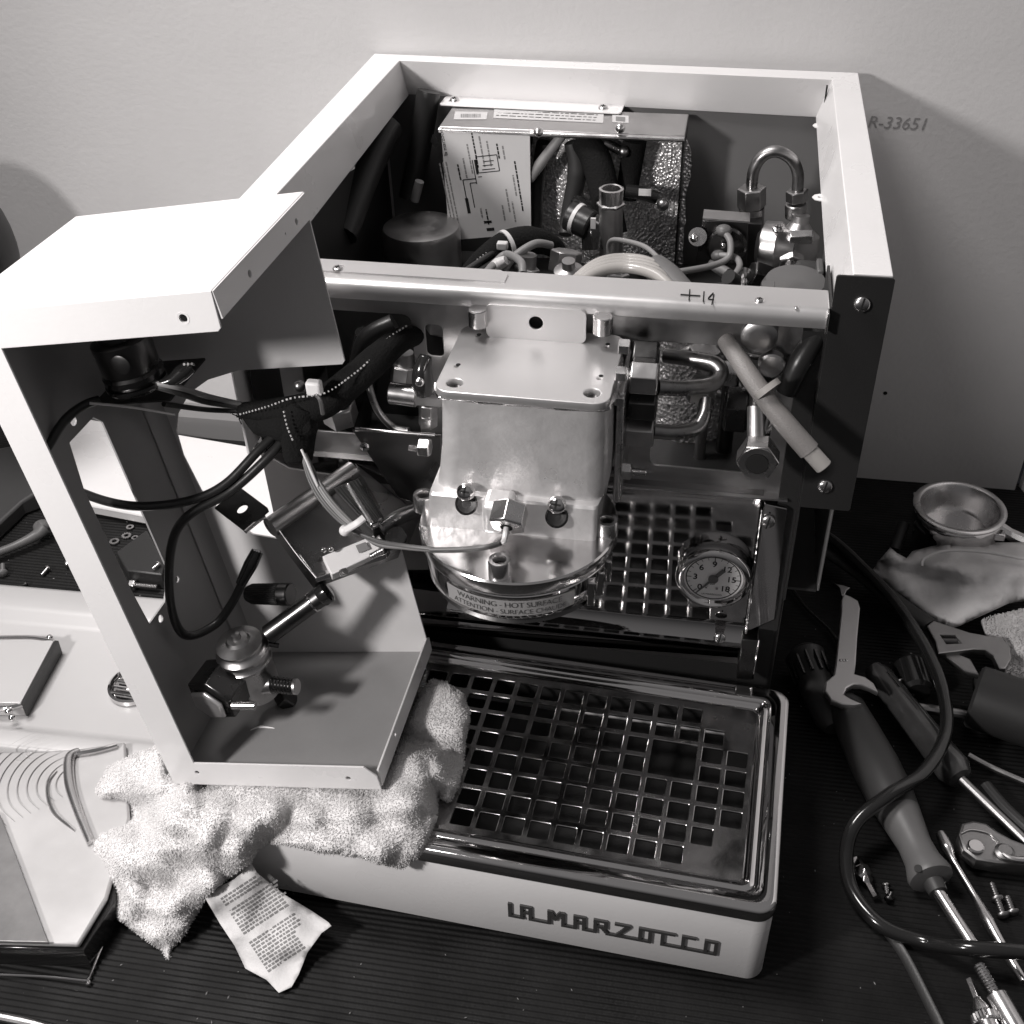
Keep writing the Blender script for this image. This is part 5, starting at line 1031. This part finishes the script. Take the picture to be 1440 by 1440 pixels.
# second darker screwdriver
a, b = Z(1228, 940, 1.6), Z(1352, 1096, 1.5); s2 = top('dark_screwdriver', a, 'translucent dark-handled screwdriver behind the large one, partly under the hose', 'screwdriver'); d2 = (b-a).normalized()
axis_lathe('grip', [(0, 0), (.7, .01), (.95, .08), (1.0, .5), (1.1, .8), (1.15, .92), (.8, .99), (.3, 1)], a, b, mat('smoked_acetate', .05, .18, 0, coat=.4, cvar=.3, cscale=40), s2); mk('shaft', G().cyl(b, Z(1470, 1210, .9), .3, n=16), TOOLST, s2)
for k in range(3): a2 = a+d2*(1.0+k*2.2); mk('grip_flute', G().tube([a2+V((.2, -.3, .93)), a2+d2*1.6+V((.2, -.3, .95))], .08, n=6, sub=1), CHROME if k == 0 else GREYP, s2)
# socket holder with ribs (black, at left of the spanner)
a = Z(1130, 918, 1.8); sk2 = top('ribbed_black_knob', a, 'black fluted tool handle lying just right of the machine foot', 'handle'); b = Z(1172, 1025, 1.2)
axis_lathe('fluted_grip', [(0, 0), (1.2, .01), (1.45, .06), (1.3, .14), (1.15, .2), (1.25, .6), (1.0, .9), (.6, 1)], a, b, GREYP, sk2)
dd = (b-a).normalized(); e = dd.cross(V((0, 0, 1))).normalized(); u_ = e.cross(dd)
for k in range(7): t = math.pi*(k-.5)/6; r_ = e*math.cos(t)+u_*math.sin(t); mk('flute', G().tube([a+dd*.8+r_*1.28, a+dd*2.6+r_*1.28], .13, n=6, sub=1), DARKM, sk2)
# ratchet
a = Z(1372, 1186, 1.2); rt = top('ratchet', a, 'chrome ratchet head with round release button near the right edge', 'ratchet')
flatpoly('ratchet_head', [(1345, 1180), (1350, 1164), (1366, 1160), (1385, 1164), (1402, 1176), (1420, 1186), (1470, 1205), (1470, 1228), (1425, 1222), (1400, 1221), (1370, 1216), (1352, 1202)], 1.2, 1.0, TOOLST, rt, bev=.2)
c = Z(1372, 1191, 1.75); mk('release_button', G().lathe([(.5, 0), (.5, .12), (.42, .18), (0, .18)], c, (0, 0, 1), 28), CHROME, rt); c = Z(1412, 1200, 1.75); mk('direction_lever', G().lathe([(.55, 0), (.6, .2), (.4, .35), (0, .36)], c, (0, 0, 1), 20), TOOLST, rt)
mk('lever_tab', G().tube([Z(1410, 1200, 2.1), Z(1425, 1208, 2.1), Z(1455, 1210, 2.1)], [.12, .2, .25]), STEEL, rt); mk('head_seam', G().tube([Z(1352, 1172, 1.75), Z(1366, 1167, 1.75), Z(1390, 1172, 1.75), Z(1405, 1184, 1.75)], .06), CHROME, rt)
# thin steel probe with paddle end
pr = [Z(1322, 1172, .8), Z(1332, 1192, .8), Z(1342, 1212, .7), Z(1372, 1262, .6), (Z(1390, 1296, .6)), Z(1412, 1335, .5), Z(1440, 1380, .5)]
mk('steel_probe', G().tube(pr, [.3, .42, .2, .2, .35, .3, .25], n=14), STEEL, None, ang=70, label='slim steel probe with a paddle end, between screwdriver and ratchet', cat='probe')
# driver bits and little bright bits
a, b = Z(1203, 1208, .6), Z(1232, 1262, .5); bt_ = top('driver_bit', a, 'bright stepped driver bit lying inside the loop of the black hose', 'bit'); axis_lathe('bit_body', [(.3, 0), (.32, .2), (.5, .25), (.5, .45), (.38, .5), (.38, .6), (.24, .65), (.24, 1)], a, b, CHROME, bt_, n=6, ang=20)
bolt('machine_screw', 1246, 1246, (.1, -1, -.2), .5, .3, 'tiny bright screw right of the driver bit', 'dome', z=.4, m=STEEL, grp='loose screws on the right mat')
bolt('machine_screw', 1250, 1264, (.3, .8, 0), .5, .28, 'tiny screw just below the one beside the driver bit', 'dome', z=.4, m=DARKM, grp='loose screws on the right mat')
for px, py, lab in ((1402, 1262, 'upper of the small black screws under the ratchet'), (1410, 1285, 'lower left of the small black screws under the ratchet'), (1424, 1281, 'lower right of the small black screws under the ratchet')):
    bolt('machine_screw', px, py, (-.25, .9, .2), .9, .38, lab, 'dome', z=.35, m=TOOLST, grp='loose screws on the right mat')
# two ended rods at the bottom
a, b = Z(1376, 1357, 1.0), Z(1470, 1520, .9); r1 = top('threaded_rod_tool', a, 'bright steel rod with threaded tip entering from the bottom right corner', 'rod'); mk('thread', threads(a+(b-a).normalized()*1.8, a, .34, n=10), STEEL, r1); mk('rod', G().cyl(a+(b-a).normalized()*1.8, b, .62, n=28, ch=.12), STEEL, r1)
a = Z(1363, 1376, .8); b = Z(1400, 1470, .8); r2 = top('knurled_driver', a, 'small precision driver with knurled collar and square tip at the bottom right', 'driver'); dd = (b-a).normalized()
mk('square_tip', G().hexn(a, a+dd*1.3, .2, n=4), STEEL, r2, bev=.02); axis_lathe('cone', [(.22, 0), (.45, .6), (.45, 1)], a+dd*1.2, a+dd*2.2, STEEL, r2); mk('body', G().cyl(a+dd*2.6, b+dd*3, .6, n=28), STEEL, r2)
g = G(); e = perp(dd); f2 = dd.cross(e); vs = []; n = 48
for h in (2.1, 2.2, 2.55, 2.65):
    for i in range(n): t = 2*math.pi*i/n; r_ = .72*(1.05 if i % 2 else .97)*(.92 if h in (2.1, 2.65) else 1); vs.append(a+dd*h+e*r_*math.cos(t)+f2*r_*math.sin(t))
g.add(vs, [(k*n+i, k*n+(i+1) % n, (k+1)*n+(i+1) % n, (k+1)*n+i) for k in range(3) for i in range(n)]+[tuple(range(n))[::-1], tuple(range(3*n, 4*n))]); mk('knurled_collar', g, STEEL, r2, ang=15)
# black hose loop, cable tie strip, thin cable
hl = [Z(1075, 772, .9), Z(1120, 742, 1.6), Z(1165, 756, 2.6), Z(1215, 800, 3.2), Z(1262, 852, 3.6), Z(1300, 910, 3.6), Z(1325, 970, 3.4), Z(1330, 1030, 3.4), Z(1300, 1085, 3.6), Z(1250, 1118, 3.8), Z(1205, 1155, 3.0), Z(1190, 1200, 1.8), Z(1198, 1252, .9), Z(1238, 1300, .7), Z(1300, 1324, .8), Z(1370, 1334, 2.2), Z(1470, 1340, 2.4)]
mk('black_hose_loop', G().tube(hl, .44, n=16, sub=10), BLACKG, None, ang=80, label='glossy black rubber hose looping across the tools to the right edge', cat='hose')
mk('thin_cable', G().tube([Z(1095, 800, .5), Z(1130, 850, .4), Z(1170, 890, .4), Z(1190, 930, .4)], .14), BLACKG, None, label='thin black cable running along the mat behind the spanner', cat='cable')
mk('flat_strap', G().tube([Z(1246, 1308, .25), Z(1275, 1350, .2), Z(1330, 1460, .2)], .3, flat=.25), BLACKP, None, label='flat dark plastic strap running off the bottom edge below the hose', cat='strap')
mk('small_cross_rod', G().tube([Z(1272, 990, 1.5), Z(1310, 998, 1.6), Z(1350, 1003, 1.6), Z(1372, 1008, 1.6)], [.3, .35, .3, .2]), TOOLST, None, label='short steel rod lying crosswise under the hose near the can', cat='rod')
sc_t = top('black_socket', Z(1280, 960, 1.3), 'black socket with bright notches under the hose by the adjustable wrench', 'socket'); axis_lathe('socket_barrel', [(.8, 0), (1.15, .05), (1.15, .9), (.9, 1)], Z(1278, 935, 1.5), Z(1290, 975, 1.4), BLACKG, sc_t)
for px, py in ((1265, 957), (1296, 955), (1280, 980)): mk('bright_notch', G().tube([Z(px-5, py+2, 2.3), Z(px+5, py-3, 2.3)], .12, n=6), CHROME, sc_t)
bolt('thin_post', 1268, 745, (.12, .2, 1), .1, .3, 'dark round post behind the cloth corner', 'dome', z=.3, m=GREYP, cat='post')
mk('dark_post', G().tube([Z(1258, 772, 2), Z(1272, 735, 3.5)], .45, n=14), GREYP, None, label='short dark rounded rod leaning behind the corner of the grey cloth', cat='rod')

# plain grey strip and bar added behind the white panel, seen through the cover's opening
mk('wall_foot_strip', G().box(-60, -.6, 30.6, 33.1, -.2, 2.2), MIDW, wall)
g = G(); a, b = Y(347, 515, 32.6), Y(374, 625, 32.6); g.hexa([a+V((-.9, 0, 0)), a+V((.9, 0, 0)), b+V((.9, 0, 0)), b+V((-.9, 0, 0))], [p+V((0, -.5, 0)) for p in (a+V((-.9, 0, 0)), a+V((.9, 0, 0)), b+V((.9, 0, 0)), b+V((-.9, 0, 0)))]); mk('wall_bar', g, MIDW, wall)

shadow_form = mk('dark_shadow_form', G().sph(Y(-84, 352, 22), 6.2, sq=(1.0, .8, 1.2), n=40), BLACKP, label='dark rounded form added for the shadow on the wall at the left edge', cat='shadow_form')  # added dark form stands in for a shadow on the wall

mk('bent_rod', G().tube([Z(1362, 1062, .6), Z(1400, 1082, .5), Z(1470, 1112, .5)], .22), TOOLST, None, label='slim dark rod at the right edge between the can and the ratchet', cat='rod')
mk('dark_pipe', G().tube([Z(1385, 1105, .6), Z(1415, 1140, .6), Z(1470, 1190, .6)], .45), GREYP, None, label='dark round bar running off the right edge just above the ratchet', cat='bar')

# hoses and leads filling the bay between the foil and the bar
random.seed(31)
for k in range(16):
    x, y, z = random.uniform(7, 30), random.uniform(4, 18), random.uniform(22, 27); P_ = [V((x, y, z))]
    for q in range(4): P_.append(P_[-1]+V((random.uniform(-3, 3), random.uniform(-1.5, 2), random.uniform(-1.0, 1.3))))
    P_ = [V((min(31, max(3, p.x)), min(24, max(2.5, p.y)), min(29.5, max(20, p.z)))) for p in P_]
    tube('inner_hose', P_, random.choice((.16, .22, .35, .5)), random.choice((RUBBER, GREYW, GREYP, PIPE, BLACKG)))
for x, y, z, m_ in ((11, 5, 28.5, BRASS), (9, 3, 26, STEELV), (21, 9, 30, BRASS), (15, 12, 28.5, BRASS), (29, 12, 27, BRASS), (18, 5, 29.5, STEELV)):
    mk('hex_fitting', G().hexn((x, y, z-1.2), (x+.2, y+.2, z), .85), m_, MC, bev=.04); mk('fitting_stub', G().cyl((x+.2, y+.2, z), (x+.25, y+.25, z+.8), .55), m_, MC)
# crumbs and swarf on the mat
g = G(); random.seed(77)
for k in range(170):
    x, y = random.choice(((random.uniform(34, 52), random.uniform(-20, 14)), (random.uniform(-34, -12), random.uniform(6, 20)), (random.uniform(-8, 34), random.uniform(-27, -19))))
    r = random.uniform(.012, .045); a = random.uniform(0, 3); p = V((x, y, .03)); e = V((math.cos(a), math.sin(a), .1))*r*random.uniform(1, 3); f2 = V((-math.sin(a), math.cos(a), 0))*r
    g.add([p+e, p+f2, p-e, p-f2, p+V((0, 0, r))], [(0, 1, 4), (1, 2, 4), (2, 3, 4), (3, 0, 4)])
mk('crumbs', g, GREYW, kind='stuff')

g = G()
for a in ((x0+.35, x0+.5, y0+.4, y1-.4), (x1-.5, x1-.35, y0+.4, y1-.4), (x0+.5, x1-.5, y0+.35, y0+.5), (x0+.5, x1-.5, y1-.5, y1-.35)): g.box(*a, 3.5, 6.75)
mk('basin_wall', g, BLACKP, DT)
